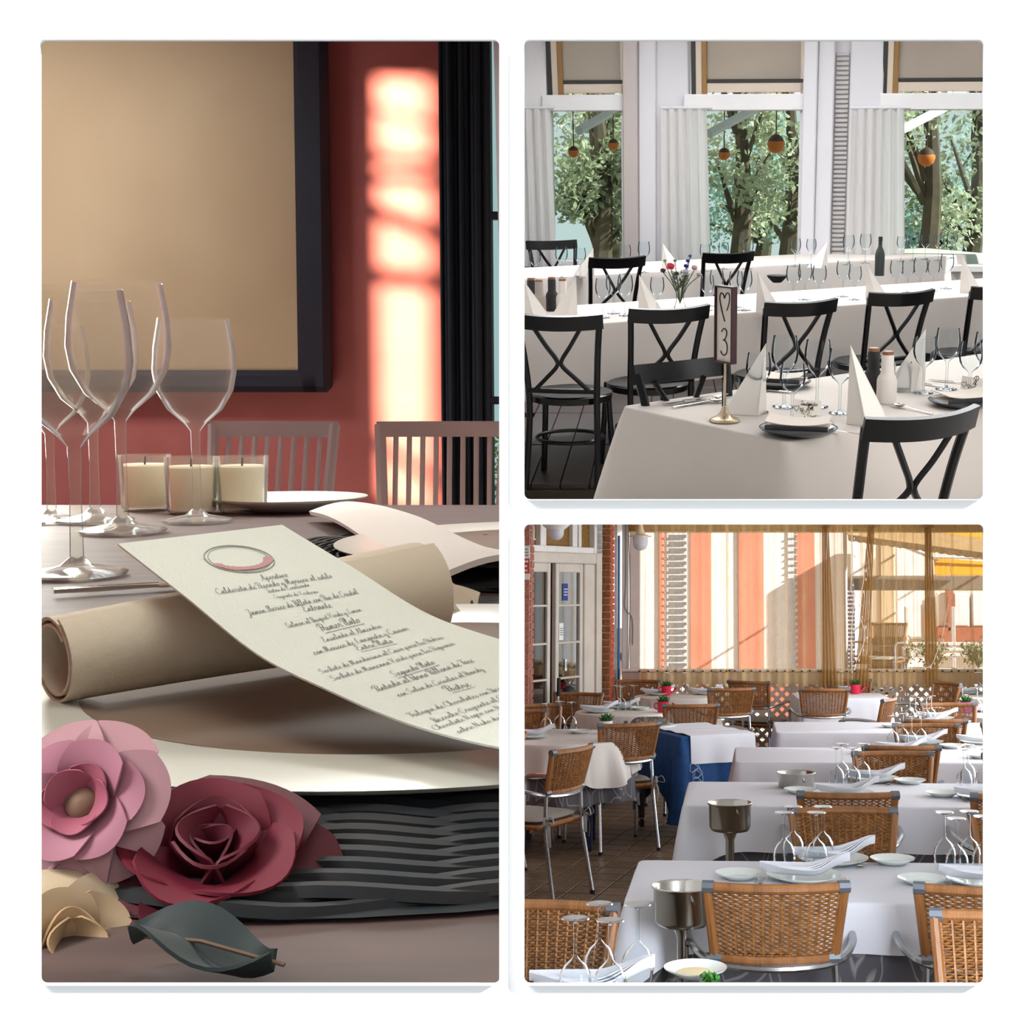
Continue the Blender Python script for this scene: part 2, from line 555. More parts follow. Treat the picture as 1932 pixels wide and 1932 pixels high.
steel = mat('polished_steel', (196, 194, 188), 0.16, 1.0)
cutlery_m = mat('cutlery_steel', (205, 200, 190), 0.14, 1.0)
wood_dark = mat('trolley_wood', (72, 36, 20), 0.45, col2=(52, 26, 16), scale=5, stretch=(1, 8, 8))
rubber = mat('black_rubber', (18, 18, 18), 0.7)
clear = glass_mat('clear_glass', (247, 250, 251), .16)


# a joined-up hand: each letter is one or more pen strokes on a unit grid
PEN = {
 'a': '0,5 38,42 20,46 8,25 16,2 34,20 40,44 38,10 48,0 58,8', 'b': '0,5 20,60 26,98 16,95 12,40 14,5 28,0 38,20 30,40 45,36', 'c': '0,5 34,38 22,46 10,25 16,2 32,2 44,10',
 'd': '0,5 36,42 20,46 8,25 16,2 34,20 46,100 40,30 44,2 58,8', 'e': '0,5 20,20 32,36 22,46 10,28 16,2 30,0 44,10', 'f': '0,5 20,50 32,95 22,98 16,40 10,-40 18,-42 24,0 40,10',
 'g': '0,5 38,42 20,46 8,25 16,2 34,20 40,44 34,-30 20,-48 14,-30 50,8', 'h': '0,5 20,60 28,98 18,95 12,0 20,30 32,45 38,36 36,5 44,0 56,8', 'i': '0,5 14,44 12,10 20,0 32,8|18,62 20,66',
 'j': '0,5 18,44 14,-30 2,-48 -2,-30 30,8|20,62 22,66', 'l': '0,5 20,60 28,98 18,95 12,20 20,0 34,8', 'm': '0,5 10,42 10,0 20,38 28,44 30,30 30,0 40,38 48,44 52,30 52,5 60,0 70,8',
 'n': '0,5 10,42 10,0 20,36 30,44 34,30 34,5 42,0 54,8', 'o': '0,5 20,44 10,30 10,10 22,0 34,15 32,38 20,44 30,36 48,34', 'p': '0,5 14,44 6,-45 12,30 26,46 36,30 30,5 16,2 50,8',
 'q': '0,5 38,42 20,46 8,25 16,2 34,20 40,44 34,-45 44,-30 52,8', 'r': '0,5 12,42 20,50 22,38 34,40 30,10 36,0 46,8', 's': '0,5 22,46 20,30 30,12 20,-2 8,6 40,6', 't': '0,5 20,85 14,20 22,0 36,8|4,58 32,62',
 'u': '0,5 10,42 10,10 20,0 32,15 38,43 36,8 44,0 54,8', 'v': '0,5 10,42 14,10 20,0 32,30 34,44 46,38', 'y': '0,5 10,42 10,15 20,5 34,20 38,43 32,-30 20,-48 14,-30 50,8', 'z': '0,5 10,40 34,42 10,2 36,0 48,8',
 'A': '-5,5 10,0 35,60 50,100 48,40 52,0 66,10|20,35 55,38', 'B': '10,0 22,90|0,80 20,100 48,90 46,62 25,54 50,45 50,12 25,-2 8,10', 'C': '62,80 50,102 20,80 6,35 22,0 45,3 62,14', 'E': '60,90 40,102 20,80 36,56 14,40 8,15 30,0 58,12',
 'F': '18,0 28,50 34,90|-5,75 10,98 40,90 70,100|12,48 50,52', 'H': '5,0 20,95|10,45 55,50|60,100 48,40 50,0 66,10', 'I': '10,0 22,60 30,98 10,80|0,5 30,4', 'J': '10,80 30,98 50,95 36,20 20,-40 2,-30 20,0 50,10', 'K': '10,0 22,50 30,98|66,95 26,50 40,38 56,4 70,8', 'L': '50,85 40,100 28,70 16,10 5,5 20,6 58,0',
 'M': '-5,2 8,10 20,98 26,40 30,10 50,98 52,40 56,0 70,10', 'N': '-5,2 8,10 20,98 30,50 42,2 56,90 68,100', 'P': '10,0 22,50 30,95|-5,60 0,90 35,105 62,85 50,55 22,50', 'R': '10,0 22,50 30,95|-5,60 0,90 35,105 60,85 48,58 24,52 48,10 66,5',
 'S': '-10,10 10,0 40,12 42,40 20,62 20,90 42,102 56,85', 'T': '20,0 30,50 36,90|0,80 10,98 40,90 70,100', 'V': '0,85 10,95 22,5 50,90 62,98'}
PEN = {c: [[tuple(float(q) / 100 for q in p.split(',')) for p in st_.split()] for st_ in v.split('|')] for c, v in PEN.items()}
def written(body):
    """Pen strokes of a line of script, and its length."""
    x, out = 0.0, []
    for ch in body:
        if ch == ' ': x += .26; continue
        for st_ in PEN[ch]:
            pts = curve([(px + x, py, 0) for px, py in st_], max(2, (len(st_) - 1) * 3))
            out.append([(p.x + .30 * p.y, p.y) for p in pts])
        x += max(p[0] for p in PEN[ch][0]) - (.02 if ch.islower() else -.02)
    return out, x
def script_mesh(mb, body, width, M, pen=.04, tall=1.0):
    """A line of script as flat pen ribbons in the x-z plane, facing -y."""
    strokes, w_ = written(body); k = width / w_
    for pts in strokes:
        n_ = len(pts); vs = []
        for i_, (x, y) in enumerate(pts):
            a_, c_ = pts[max(i_ - 1, 0)], pts[min(i_ + 1, n_ - 1)]
            dx, dy = c_[0] - a_[0], c_[1] - a_[1]; l_ = math.hypot(dx, dy) or 1
            for sg_ in (1, -1): vs.append(((x - dy / l_ * pen * sg_) * k, 0, (y + dx / l_ * pen * sg_) * k * tall))
        mb.add(vs, [(2 * i_, 2 * i_ + 1, 2 * i_ + 3, 2 * i_ + 2) for i_ in range(n_ - 1)], M)
    return mb


def rattan_chair(weave_rows=30):
    t = thing('rattan_armchair', '', 'chair')
    hw = lambda v: 0.19 + 0.028 * v
    def S(u, v): return Vector((u * hw(v), -0.262 - 0.055 * v - 0.045 * (1 - u * u), 0.628 + 0.232 * v))
    ring = curve([(-0.27, 0.19, 0.60), (-0.272, 0.165, 0.645), (-0.275, 0.02, 0.655), (-0.262, -0.14, 0.64), (-0.19, -0.262, 0.612), (0, -0.312, 0.604),
                  (0.19, -0.262, 0.612), (0.262, -0.14, 0.64), (0.275, 0.02, 0.655), (0.272, 0.165, 0.645), (0.27, 0.19, 0.60)], 40)
    MB().tube(ring, 0.0135, 8).build('arm_rail', alu, t)
    for s in (-1, 1):
        g = MB().tube([(0.27 * s, 0.19, 0.605), (0.272 * s, 0.20, 0.3), (0.275 * s, 0.215, 0.012)], 0.0125, 8).build('leg', alu, t)
        MB().lathe([(0.0145, 0), (0.0145, 0.02)], 8, T(0.275 * s, 0.215, 0)).build('foot_cap', rubber, g)
        g = MB().tube([(0.19 * s, -0.26, 0.61), (0.2 * s, -0.262, 0.40), (0.215 * s, -0.33, 0.012)], 0.0125, 8).build('leg', alu, t)
        MB().lathe([(0.0145, 0), (0.0145, 0.02)], 8, T(0.215 * s, -0.33, 0)).build('foot_cap', rubber, g)
    mb = MB().box((0, -0.02, 0.432), (0.47, 0.44, 0.03), bev=0.01)
    for y in (-0.2, 0.18): mb.tube([(-0.26, y, 0.415), (0.26, y, 0.415)], 0.010, 6)
    mb.build('seat', rattan_pale, t)
    def cu(sgn):
        def f(u, v):
            x, y = u * 2 - 1, v * 2 - 1
            e = (1 - x**6) * (1 - y**6)
            k = 1 - 0.10 * (abs(x) * abs(y))**3
            return Vector((x * 0.232 * k, -0.015 + y * 0.222 * k, 0.466 + sgn * 0.022 * e**0.5 if e > 0 else 0.466))
        return f
    mb = MB().grid(cu(1), 16, 16).grid(cu(-1), 16, 16)
    cu_o = mb.build('cushion', cushion_m, t)
    for s in (-1, 1):
        mb = MB(); x, y, z = 0.205 * s, -0.272, 0.47
        for q in ((0.05 * s, -0.02, 0.015), (0.0, -0.035, 0.02)):
            mb.tube(curve([(x, y, z), (x + q[0], y + q[1], z + 0.03), (x + q[0] * 1.3, y + q[1] * 1.4, z - 0.015), (x, y, z)], 10), 0.008, 5, flat=0.35)
        mb.tube(curve([(x, y - .01, z), (x + .02 * s, y - .03, z - .06), (x + .012 * s, y - .03, z - .14)], 6), 0.011, 5, flat=0.25)
        mb.tube(curve([(x, y - .01, z), (x - .02 * s, y - .025, z - .05), (x - .03 * s, y - .03, z - .11)], 6), 0.011, 5, flat=0.25)
        mb.build('tie', cushion_m, cu_o)
    mb = MB()
    n = 26
    for k in range(weave_rows):
        v = 0.04 + 0.92 * k / (weave_rows - 1)
        pts = []
        for i in range(n + 1):
            u = -0.97 + 1.94 * i / n
            p = S(u, v); p.y += 0.006 * (1 if (i + k) % 2 else -1) * (1 if 0 < i < n else 0)
            pts.append(p)
        mb.tube(pts, 0.0030, 4, caps=False)
    for i in range(14):
        u = -0.93 + 1.86 * i / 13
        mb.tube([S(u, v / 6) for v in range(7)], 0.0046, 5, caps=False)
    b = MB().tube([S(-1 + 2 * i / 16, 1.0) for i in range(17)], 0.0165, 10).build('top_rail', rattan_pale, t)
    for s in (-1, 1):
        MB().tube([S(s, v / 6) for v in range(7)], 0.0165, 8).build('side_rail', rattan_pale, t)
        for v in (0.0, 1.0):
            p = S(s, v); MB().tube([p + Vector((0.014 * s, 0, 0)), p + Vector((-0.022 * s, -0.006, 0))], 0.0205, 8).build('corner_cap', alu_dark, t)
    MB().tube([S(-1 + 2 * i / 16, 0.0) for i in range(17)], 0.0155, 10).build('bottom_rail', rattan_pale, t)
    mb.build('woven_back', rattan, t, kind='stuff')
    return t


GOBLET = [(0.004, 0.006), (0.035, 0.001), (0.036, 0.003), (0.012, 0.008), (0.005, 0.014), (0.0042, 0.06), (0.005, 0.095), (0.012, 0.104),
          (0.028, 0.118), (0.039, 0.138), (0.0425, 0.158), (0.041, 0.182), (0.036, 0.212)]


def upturned_glass():
    t = thing('wine_glass', '', 'glass')
    k = 0.213
    MB().lathe([(r, k - z) for r, z in GOBLET[7:]], 20, cap=False).build('bowl', clear, t)
    MB().lathe([(r, k - z) for r, z in GOBLET[:8]], 14, cap=False).build('stem', clear, t)
    return t


def wine_glass(wide=1.0, tall=1.0):
    t = thing('wine_glass', '', 'glass')
    G = [(r * (wide if i >= 7 else 1), z * tall) for i, (r, z) in enumerate(GOBLET)]
    MB().lathe(G[7:], 24, cap=False).build('bowl', clear, t)
    MB().lathe(G[:8], 16, cap=False).build('stem', clear, t)
    return t


def tumbler(r=0.033, h=0.12):
    t = thing('tumbler', '', 'glass')
    MB().lathe([(r * .9, 0.0), (r, 0.012), (r * 1.02, h)], 20, cap=False).build('wall', clear, t)
    MB().lathe([(r * .9, 0.0), (r * .92, 0.004), (r * .8, 0.012), (0.001, 0.013)], 20).build('base', clear, t)
    return t


def plate(r=0.135):
    t = thing('plate', '', 'plate')
    MB().lathe([(0.001, 0.004), (r * .5, 0.004), (r * .62, 0.006), (r * .7, 0.012), (r * .97, 0.021), (r, 0.0225), (r * .985, 0.0195), (r * .7, 0.007), (r * .6, 0.0), (0.001, 0.0)], 32).build('dish', china, t, smooth=50)
    MB().lathe([(r * .97, 0.021), (r * 1.004, 0.0228), (r * .985, 0.0195)], 32, cap=False).build('rim', china, t, smooth=80)
    return t


def boat_napkin():
    o = MB()
    for lay in range(3):
        def f(u, v, lay=lay):
            q = v * 2 - 1
            wd = 0.062 * math.sin(math.pi * min(max(u, 0.02), 0.98)) ** 0.6 * (1 - .12 * lay)
            tip = smoothstep(0.55, 1.0, u)
            return Vector((-0.135 + 0.30 * u - 0.012 * lay, q * wd * (1 - .5 * tip) + 0.012 * lay * tip,
                           0.006 + 0.007 * lay + abs(q)**1.4 * (0.030 - .004 * lay) + tip * (0.055 - 0.012 * lay) + 0.012 * (1 - u)**4))
        o.slab(f, 14, 6, 0.004)
    return o.build('napkin', linen, None, smooth=50)


def fork():
    t = thing('fork', '', 'fork')
    MB().tube(curve([(0, -0.10, 0.003), (0, -0.04, 0.004), (0, 0.02, 0.008), (0, 0.04, 0.006)], 10), [0.006, 0.0065, 0.006, .0055, .005, .0045, .004, .0035, .0035, .0045, .008], 6, flat=0.35, up=(0, 0, 1)).build('handle', cutlery_m, t)
    mb = MB()
    mb.slab(lambda u, v: Vector(((u - .5) * 0.022 * (0.6 + .4 * v), 0.036 + v * 0.026, 0.006 - .004 * math.sin(v * 3.14))), 4, 4, 0.002)
    for k in range(4): mb.tube(curve([(-0.009 + k * 0.006, 0.06, 0.006), (-0.009 + k * 0.006, 0.08, 0.007), (-0.009 + k * 0.006, 0.10, 0.011)], 4), 0.0015, 5)
    mb.build('tines', cutlery_m, t)
    return t


def knife():
    t = thing('knife', '', 'knife')
    MB().tube([(0, -0.10, 0.005), (0, -0.06, 0.005), (0, 0.0, 0.005)], [0.006, 0.007, 0.0055], 6, flat=0.5, up=(0, 0, 1)).build('handle', cutlery_m, t)
    MB().slab(lambda u, v: Vector(((u - .5) * 0.017 * (1 - .75 * max(0, v - .7) / .3) + .001, -0.002 + v * 0.11, 0.004)), 4, 8, 0.002).build('blade', cutlery_m, t)
    return t


def spoon():
    t = thing('spoon', '', 'spoon')
    MB().tube(curve([(0, -0.10, 0.003), (0, -0.02, 0.006), (0, 0.045, 0.010)], 8), [0.006, 0.0062, 0.0055, .005, .0045, .004, .0035, .0032, .0032], 6, flat=0.4, up=(0, 0, 1)).build('handle', cutlery_m, t)
    def f(u, v):
        a = u * 2 * math.pi
        return Vector((0.019 * v * math.sin(a), 0.07 + 0.028 * v * math.cos(a), 0.003 + 0.009 * v * v))
    MB().slab(f, 18, 5, 0.0018).build('bowl', cutlery_m, t)
    return t


def cloth(peri, topz, drop, corner, flare, ripple, freq, seed, rows=9, rim=0.010):
    """Draped cloth. peri: list of (x, y, nx, ny, cornerness, arclength)."""
    n = len(peri); mb = MB(); vs = []
    prof = [(0.0, 0.0)] + [(rim * math.sin(R(a)), -rim * (1 - math.cos(R(a)))) for a in (30, 60, 90)]
    for o_, z_ in prof:
        for x, y, nx, ny, c, s in peri: vs.append((x + nx * (o_ - rim * .2), y + ny * (o_ - rim * .2), topz + z_))
    L = peri[-1][5]
    for j in range(1, rows + 1):
        t = j / rows
        for x, y, nx, ny, c, s in peri:
            D = drop + corner * c
            a = s / L * 2 * math.pi
            ph = noise.noise(Vector((math.cos(a) * freq + seed, math.sin(a) * freq, seed * 1.7 + t * .35)))
            ph2 = noise.noise(Vector((math.cos(a) * freq * 2.7 + seed, math.sin(a) * freq * 2.7, seed + 5 + t * .3)))
            o_ = rim + flare * t * (1 + c) + ripple * (t ** 0.8) * (ph + .6 * ph2) * (1 + .6 * c)
            o_ = max(o_, rim * .6)
            vs.append((x + nx * o_, y + ny * o_, topz - rim - (D - rim) * t + 0.012 * ph2 * t))
    R_ = len(prof) + rows
    fs = [tuple(range(n))]
    for j in range(R_ - 1):
        for k in range(n):
            l = (k + 1) % n
            fs.append((j * n + k, (j + 1) * n + k, (j + 1) * n + l, j * n + l))
    return mb.add(vs, fs)


def rect_peri(w, d, rad=0.03, step=0.035, cw=0.13):
    pts = []; s = 0
    corners = [(w / 2, d / 2), (-w / 2, d / 2), (-w / 2, -d / 2), (w / 2, -d / 2)]
    segs = []
    for i, (cx, cy) in enumerate(corners):
        sx, sy = math.copysign(1, cx), math.copysign(1, cy)
        for k in range(5):
            a = R(i * 90 + 90 * k / 4)
            segs.append((cx - sx * rad + rad * math.cos(a), cy - sy * rad + rad * math.sin(a), math.cos(a), math.sin(a)))
        nx_, ny_ = corners[(i + 1) % 4]
        ln = math.hypot(nx_ - cx, ny_ - cy) - 2 * rad; m = max(2, int(ln / step))
        p0 = segs[-1]
        dx, dy = (nx_ - cx), (ny_ - cy); q = math.hypot(dx, dy); dx /= q; dy /= q
        for k in range(1, m): segs.append((p0[0] + dx * ln * k / m, p0[1] + dy * ln * k / m, p0[2], p0[3]))
    for i, (x, y, nx, ny) in enumerate(segs):
        if i: s += math.hypot(x - segs[i - 1][0], y - segs[i - 1][1])
        dc = min(math.hypot(x - cx, y - cy) for cx, cy in corners)
        pts.append((x, y, nx, ny, math.exp(-(dc / cw) ** 2), s))
    return pts


def round_peri(r, n=120, power=4, phase=0.6):
    return [(r * math.cos(a), r * math.sin(a), math.cos(a), math.sin(a), abs(math.cos(2 * (a + phase))) ** power, r * a) for a in (2 * math.pi * k / n for k in range(n))]


def rect_table(w, d, h, legm, room, loc, rz, label, name='dining_table'):
    t = thing(name, label, 'table', room, loc, rz)
    MB().box((0, 0, h - 0.025), (w - 0.02, d - 0.02, 0.03), bev=0.006).build('tabletop', legm, t)
    for sx in (-1, 1):
        for sy in (-1, 1):
            MB().box((sx * (w / 2 - .09), sy * (d / 2 - .09), (h - .04) / 2), (0.05, 0.05, h - .04), bev=0.005).build('leg', legm, t)
    return t


def round_table(r, h, legm, room, loc, label):
    t = thing('round_table', label, 'table', room, loc)
    MB().lathe([(r * .96, h - .035), (r * .985, h - .03), (r * .985, h - 0.012), (0.001, h - .012)], 40).build('tabletop', legm, t)
    for k in range(4):
        a = R(45 + 90 * k); MB().box((r * .6 * math.cos(a), r * .6 * math.sin(a), (h - .035) / 2), (0.055, 0.055, h - .035), bev=0.005).build('leg', legm, t)
    return t
# ================================================================ the terrace (lower right opening): setting
def rays_block(name, room, m, corners, y0, y1, kind='structure'):
    """A wall that fans out behind the board between two openings; corners = 4 slot positions."""
    vs = [BOARD.y(px, py, y) for y in (y0, y1) for px, py in corners]
    o = MB().add(vs, [(0, 1, 2, 3), (7, 6, 5, 4), (0, 4, 5, 1), (1, 5, 6, 2), (2, 6, 7, 3), (3, 7, 4, 0)]).build(name, m, None, 0)
    o['kind'] = kind; o.matrix_world = BOARD.M
    return o


plaster = mat('plaster', (226, 222, 216), 0.9, col2=(218, 214, 208), scale=3)
rays_block('ceiling_1', R3, plaster, [(962, 962), (2900, 962), (2900, 970), (962, 970)], 1.0, 15.3)
rays_block('wall_divider_2', R3, plaster, [(962, 966), (970, 966), (970, 3400), (962, 3400)], .97, 7.4)  # added partition stopping terrace lamp light from spilling onto the close-up table
rays_block('sun_baffle', R3, plaster, [(2880, 962), (2888, 962), (2888, 3600), (2880, 3600)], 1.0, 13.6)  # unseen baffle added to keep the sun off the terrace tables
white_paint = mat('white_paint', (228, 224, 220), 0.55, col2=(220, 215, 210), scale=6)
cream_paint = mat('cream_paint', (206, 196, 184), 0.6, col2=(196, 186, 174), scale=5)
brick_face = mat('brick_shaded', (136, 80, 36), 0.8, col2=(108, 60, 26), scale=30, bump=0.3)  # pillar front: shade on its bricks is put into the colour
brick_lit = mat('brick_sunlit', (196, 92, 58), 0.85, col2=(176, 78, 50), scale=30, bump=0.3)  # same pillar's side: the light falling on it is put into the colour
mortar = mat('mortar', (160, 110, 82), 0.95, col2=(190, 160, 140), scale=30)
TYAW = R(-13)

# --- floor: relief-pattern cement tiles
m, nt, N, L, b = nodes_of('cement_tile')
b.inputs['Roughness'].default_value = 0.42; b.inputs['Specular IOR Level'].default_value = 0.5
tc = N.new('ShaderNodeTexCoord'); oi = N.new('ShaderNodeObjectInfo')
ns = N.new('ShaderNodeTexNoise'); ns.inputs['Scale'].default_value = 14
cr = N.new('ShaderNodeValToRGB'); cr.color_ramp.elements[0].color = rgb(84, 66, 50); cr.color_ramp.elements[1].color = rgb(128, 104, 80)
ad = N.new('ShaderNodeMath'); ad.operation = 'MULTIPLY_ADD'; ad.inputs[1].default_value = 0.35
L.new(tc.outputs['Object'], ns.inputs[0]); L.new(oi.outputs['Random'], ad.inputs[0]); L.new(ns.outputs[0], ad.inputs[2]); L.new(ad.outputs[0], cr.inputs[0]); L.new(cr.outputs[0], b.inputs['Base Color'])
vm = N.new('ShaderNodeVectorMath'); vm.operation = 'MODULO'; vm.inputs[1].default_value = (0.1, 0.1, 1)
v0 = N.new('ShaderNodeVectorMath'); v0.operation = 'ADD'; v0.inputs[1].default_value = (20.0, 20.0, 0)
v1 = N.new('ShaderNodeVectorMath'); v1.operation = 'DISTANCE'; v1.inputs[1].default_value = (0.05, 0.05, 0)
vz = N.new('ShaderNodeVectorMath'); vz.operation = 'MULTIPLY'; vz.inputs[1].default_value = (1, 1, 0)
L.new(tc.outputs['Object'], vz.inputs[0]); L.new(vz.outputs[0], v0.inputs[0]); L.new(v0.outputs[0], vm.inputs[0]); L.new(vm.outputs[0], v1.inputs[0])
rp = N.new('ShaderNodeValToRGB'); e = rp.color_ramp.elements
e[0].position = 0.20; e[0].color = (1, 1, 1, 1); e[1].position = 0.26; e[1].color = (0, 0, 0, 1)
for ps, cl in ((0.33, 0), (0.39, 1)): x = e.new(ps); x.color = (cl, cl, cl, 1)
mu = N.new('ShaderNodeMath'); mu.operation = 'MULTIPLY'; mu.inputs[1].default_value = 10
L.new(v1.outputs['Value'], mu.inputs[0]); L.new(mu.outputs[0], rp.inputs[0])
bp = N.new('ShaderNodeBump'); bp.inputs['Strength'].default_value = 0.8; bp.inputs['Distance'].default_value = 0.004
L.new(rp.outputs[0], bp.inputs['Height']); L.new(bp.outputs[0], b.inputs['Normal'])
tile_m = m
grout = mat('grout', (52, 42, 34), 0.9)
floor = struct('floor', MB().box((1.5, 9.6, -0.045), (9.5, 15.2, 0.05)), grout, R3)
tile_mb = MB().box((0, 0, -0.009), (0.190, 0.190, 0.018), bev=0.004)
tile_me = tile_mb.mesh('tile', tile_m, 0)
cells = []
ca, sa = math.cos(TYAW), math.sin(TYAW)
for i in range(-30, 60):
    for j in range(-4, 110):
        x, y = (i * ca - j * sa) * 0.2, (i * sa + j * ca) * 0.2
        if not (2.8 < y < 16.8 and -2.6 < x < 5.5): continue
        px, py = CX + F * x / y, HORIZON3 + F * EYE / y
        seen = 975 < px < 1870 and py < 1880 and (px < 1425 + (1470 - py) * .45 if py > 1440 else True) and not (px > 1345 and py > 1640)
        cells.append((0 if seen else 1, y, x, (px, py)))
cells.sort(key=lambda q: (q[0], q[1]))
rest = MB()
for k, (sn, y, x, _) in enumerate(cells):
    Mt = T(x, y, -0.002) @ RZ(TYAW)
    if k < 300 and sn == 0:
        o = link('tile', tile_me, floor); o.matrix_local = Mt
    else:
        rest.add(tile_mb.v, tile_mb.f, Mt)
o = rest.build('tile_field', tile_m, floor, 0, kind='stuff')

# --- oblique door wall on the left
DA, DBp = R3.y(996, 1109, 13.0), R3.y(1126, 1109, 14.1)
dd = Vector((DBp.x - DA.x, DBp.y - DA.y, 0)); DL = dd.length; dd.normalize()
dn = Vector((dd.y, -dd.x, 0))                     # towards the room
def ds(px):
    v = R3.ray(px, 1109); p = Vector((0, 0, EYE)) + v * ((DA - Vector((0, 0, EYE))).dot(dn) / v.dot(dn))
    return (p - DA).dot(dd)
DM = Matrix(((dd.x, dn.x, 0, DA.x), (dd.y, dn.y, 0, DA.y), (0, 0, 1, 0), (0, 0, 0, 1)))
def dbox(mb, s0, s1, z0, z1, o0, o1, bev=0.0):
    return mb.box(((s0 + s1) / 2, (o0 + o1) / 2, (z0 + z1) / 2), (abs(s1 - s0), abs(o1 - o0), z1 - z0), DM, bev)
ws = ds(980), ds(1126)
mb = MB(); dbox(mb, ws[0] - 1.2, ws[0], 0, 2.45, -0.12, 0.05); dbox(mb, ds(1116), ws[1], 0, 2.47, -0.14, 0.06)
struct('wall_left', mb, cream_paint, R3)
old_glass = glass_mat('door_glass', (140, 140, 136), 0.14, 0.04)
lace = mat('pane_curtain', (150, 146, 138), 0.9, col2=(104, 102, 96), scale=60, stretch=(1, 1, 0.06))
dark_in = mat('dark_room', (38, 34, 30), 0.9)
door = thing('door_1', '', 'door', R3)
del door['label'], door['category']
door['kind'] = 'structure'; door['label'] = 'cream double door with glazed leaves beside the brick pillar'
sL0, sL1, sR0, sR1, sF = ds(990), ds(1036), ds(1046), ds(1097), ds(1116)
fr = MB(); dbox(fr, sR1, sF, 0, 2.03, -0.06, 0.04, .008); dbox(fr, sL0, sF, 2.03, 2.13, -0.06, 0.06, .008); fr.build('door_frame', cream_paint, door)
rows = ((1.645, 1.945), (1.295, 1.625), (0.965, 1.275), (0.56, 0.945))
for s0, s1, name in ((sL0, sL1, 'left'), (sR0, sR1, 'right')):
    lf = MB(); e_ = 0.055
    dbox(lf, s0, s0 + e_, 0, 2.03, -.03, .02, .006); dbox(lf, s1 - e_, s1, 0, 2.03, -.03, .02, .006)
    zs = [0.0] + [q for r_ in reversed(rows) for q in r_] + [2.03]
    for k in range(0, len(zs), 2): dbox(lf, s0 + e_, s1 - e_, zs[k], zs[k + 1], -.03, .02, .006)
    leaf = lf.build('door_leaf', cream_paint, door)
    for i, (z0, z1) in enumerate(rows):
        dbox(MB(), s0 + e_, s1 - e_, z0, z1, -.008, -.004).build('pane', old_glass, leaf, 0)
        if i: dbox(MB(), s0 + e_, s1 - e_, z0, z1, -.05, -.04).build('pane_curtain', lace, leaf, 0)
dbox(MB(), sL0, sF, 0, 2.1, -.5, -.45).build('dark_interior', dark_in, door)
# transom lights over the door
tw = thing('window_1', '', 'window', R3); del tw['label'], tw['category']
tw['kind'] = 'structure'; tw['label'] = 'white fan light with amber textured panes over the double door'
amber = mat('amber_pane', (150, 108, 34), 0.35, col2=(104, 70, 20), scale=50, bump=0.6, bscale=90)
fr = MB(); dbox(fr, sL0, sF, 2.13, 2.19, -.03, .05, .006); dbox(fr, sL0, sF, 2.50, 2.56, -.03, .05, .006)
for px in (1011, 1084): dbox(fr, ds(px), ds(px + 5), 2.19, 2.5, -.03, .05, .006)
dbox(fr, ds(1016) , ds(1024), 2.19, 2.5, -.03, .035); dbox(fr, ds(1074), ds(1083), 2.19, 2.5, -.03, .035); dbox(fr, ds(1112), ds(1126), 2.13, 2.56, -.03, .06, .006)
fr.build('window_frame', white_paint, tw)
for a, b_ in ((990, 1011), (1024, 1074), (1089, 1112)): dbox(MB(), ds(a), ds(b_), 2.19, 2.5, -.012, -.004).build('pane', amber, tw, 0)
MB().add([DM @ Vector((ds(1098), .045, 2.50)), DM @ Vector((ds(1118), .045, 2.50)), DM @ Vector((ds(1118), .045, 2.36)), DM @ Vector((ds(1098), .06, 2.50)), DM @ Vector((ds(1118), .06, 2.50)), DM @ Vector((ds(1118), .06, 2.36))],
         [(0, 1, 2), (5, 4, 3), (0, 3, 4, 1), (1, 4, 5, 2), (2, 5, 3, 0)]).build('arch_corner', white_paint, tw, 0)
# stickers on the door glass
def print_lines(parent, M, w, h, rows, col, seed=1, fill=.8):
    """Unreadable small print: broken bars of ink."""
    rnd = random.Random(seed); mb = MB()
    for i in range(rows):
        x = -w * fill / 2 * rnd.uniform(.7, 1); z = h * (.5 - (i + .5) / rows)
        while x < w * fill / 2 * .9:
            l_ = min(rnd.uniform(.10, .3) * w, w * fill / 2 - x)
            mb.box((x + l_ / 2, 0, z), (l_, .001, h / rows * .42), M); x += l_ + .05 * w
    return mb.build('print', mat('ink_%d_%d_%d' % col, col, .6), parent, 0, kind='stuff')


def sticker(name, label, cat, s0, s1, z0, z1, col, rows, ink):
    t = thing(name, label, cat, R3)
    dbox(MB(), s0, s1, z0, z1, .001, .003).build('sheet', mat('sheet_%d_%d_%d' % col, col, .5), t, 0)
    print_lines(t, DM @ T((s0 + s1) / 2, .0045, (z0 + z1) / 2), s1 - s0, (z1 - z0) * .5, rows, ink, rows)
sticker('sticker', 'blue sticker with small white print high on the right door glass', 'sticker', ds(1061.5), ds(1071), 1.68, 1.84, (20, 44, 120), 3, (225, 222, 232))
sticker('paper_notice', 'white paper notice on second pane of the right door', 'notice', ds(1055), ds(1063), 1.31, 1.47, (226, 226, 224), 4, (120, 120, 120))
sticker('paper_label', 'small white label on third pane of the right door', 'label', ds(1066), ds(1070), 1.02, 1.13, (226, 226, 224), 3, (90, 90, 90))

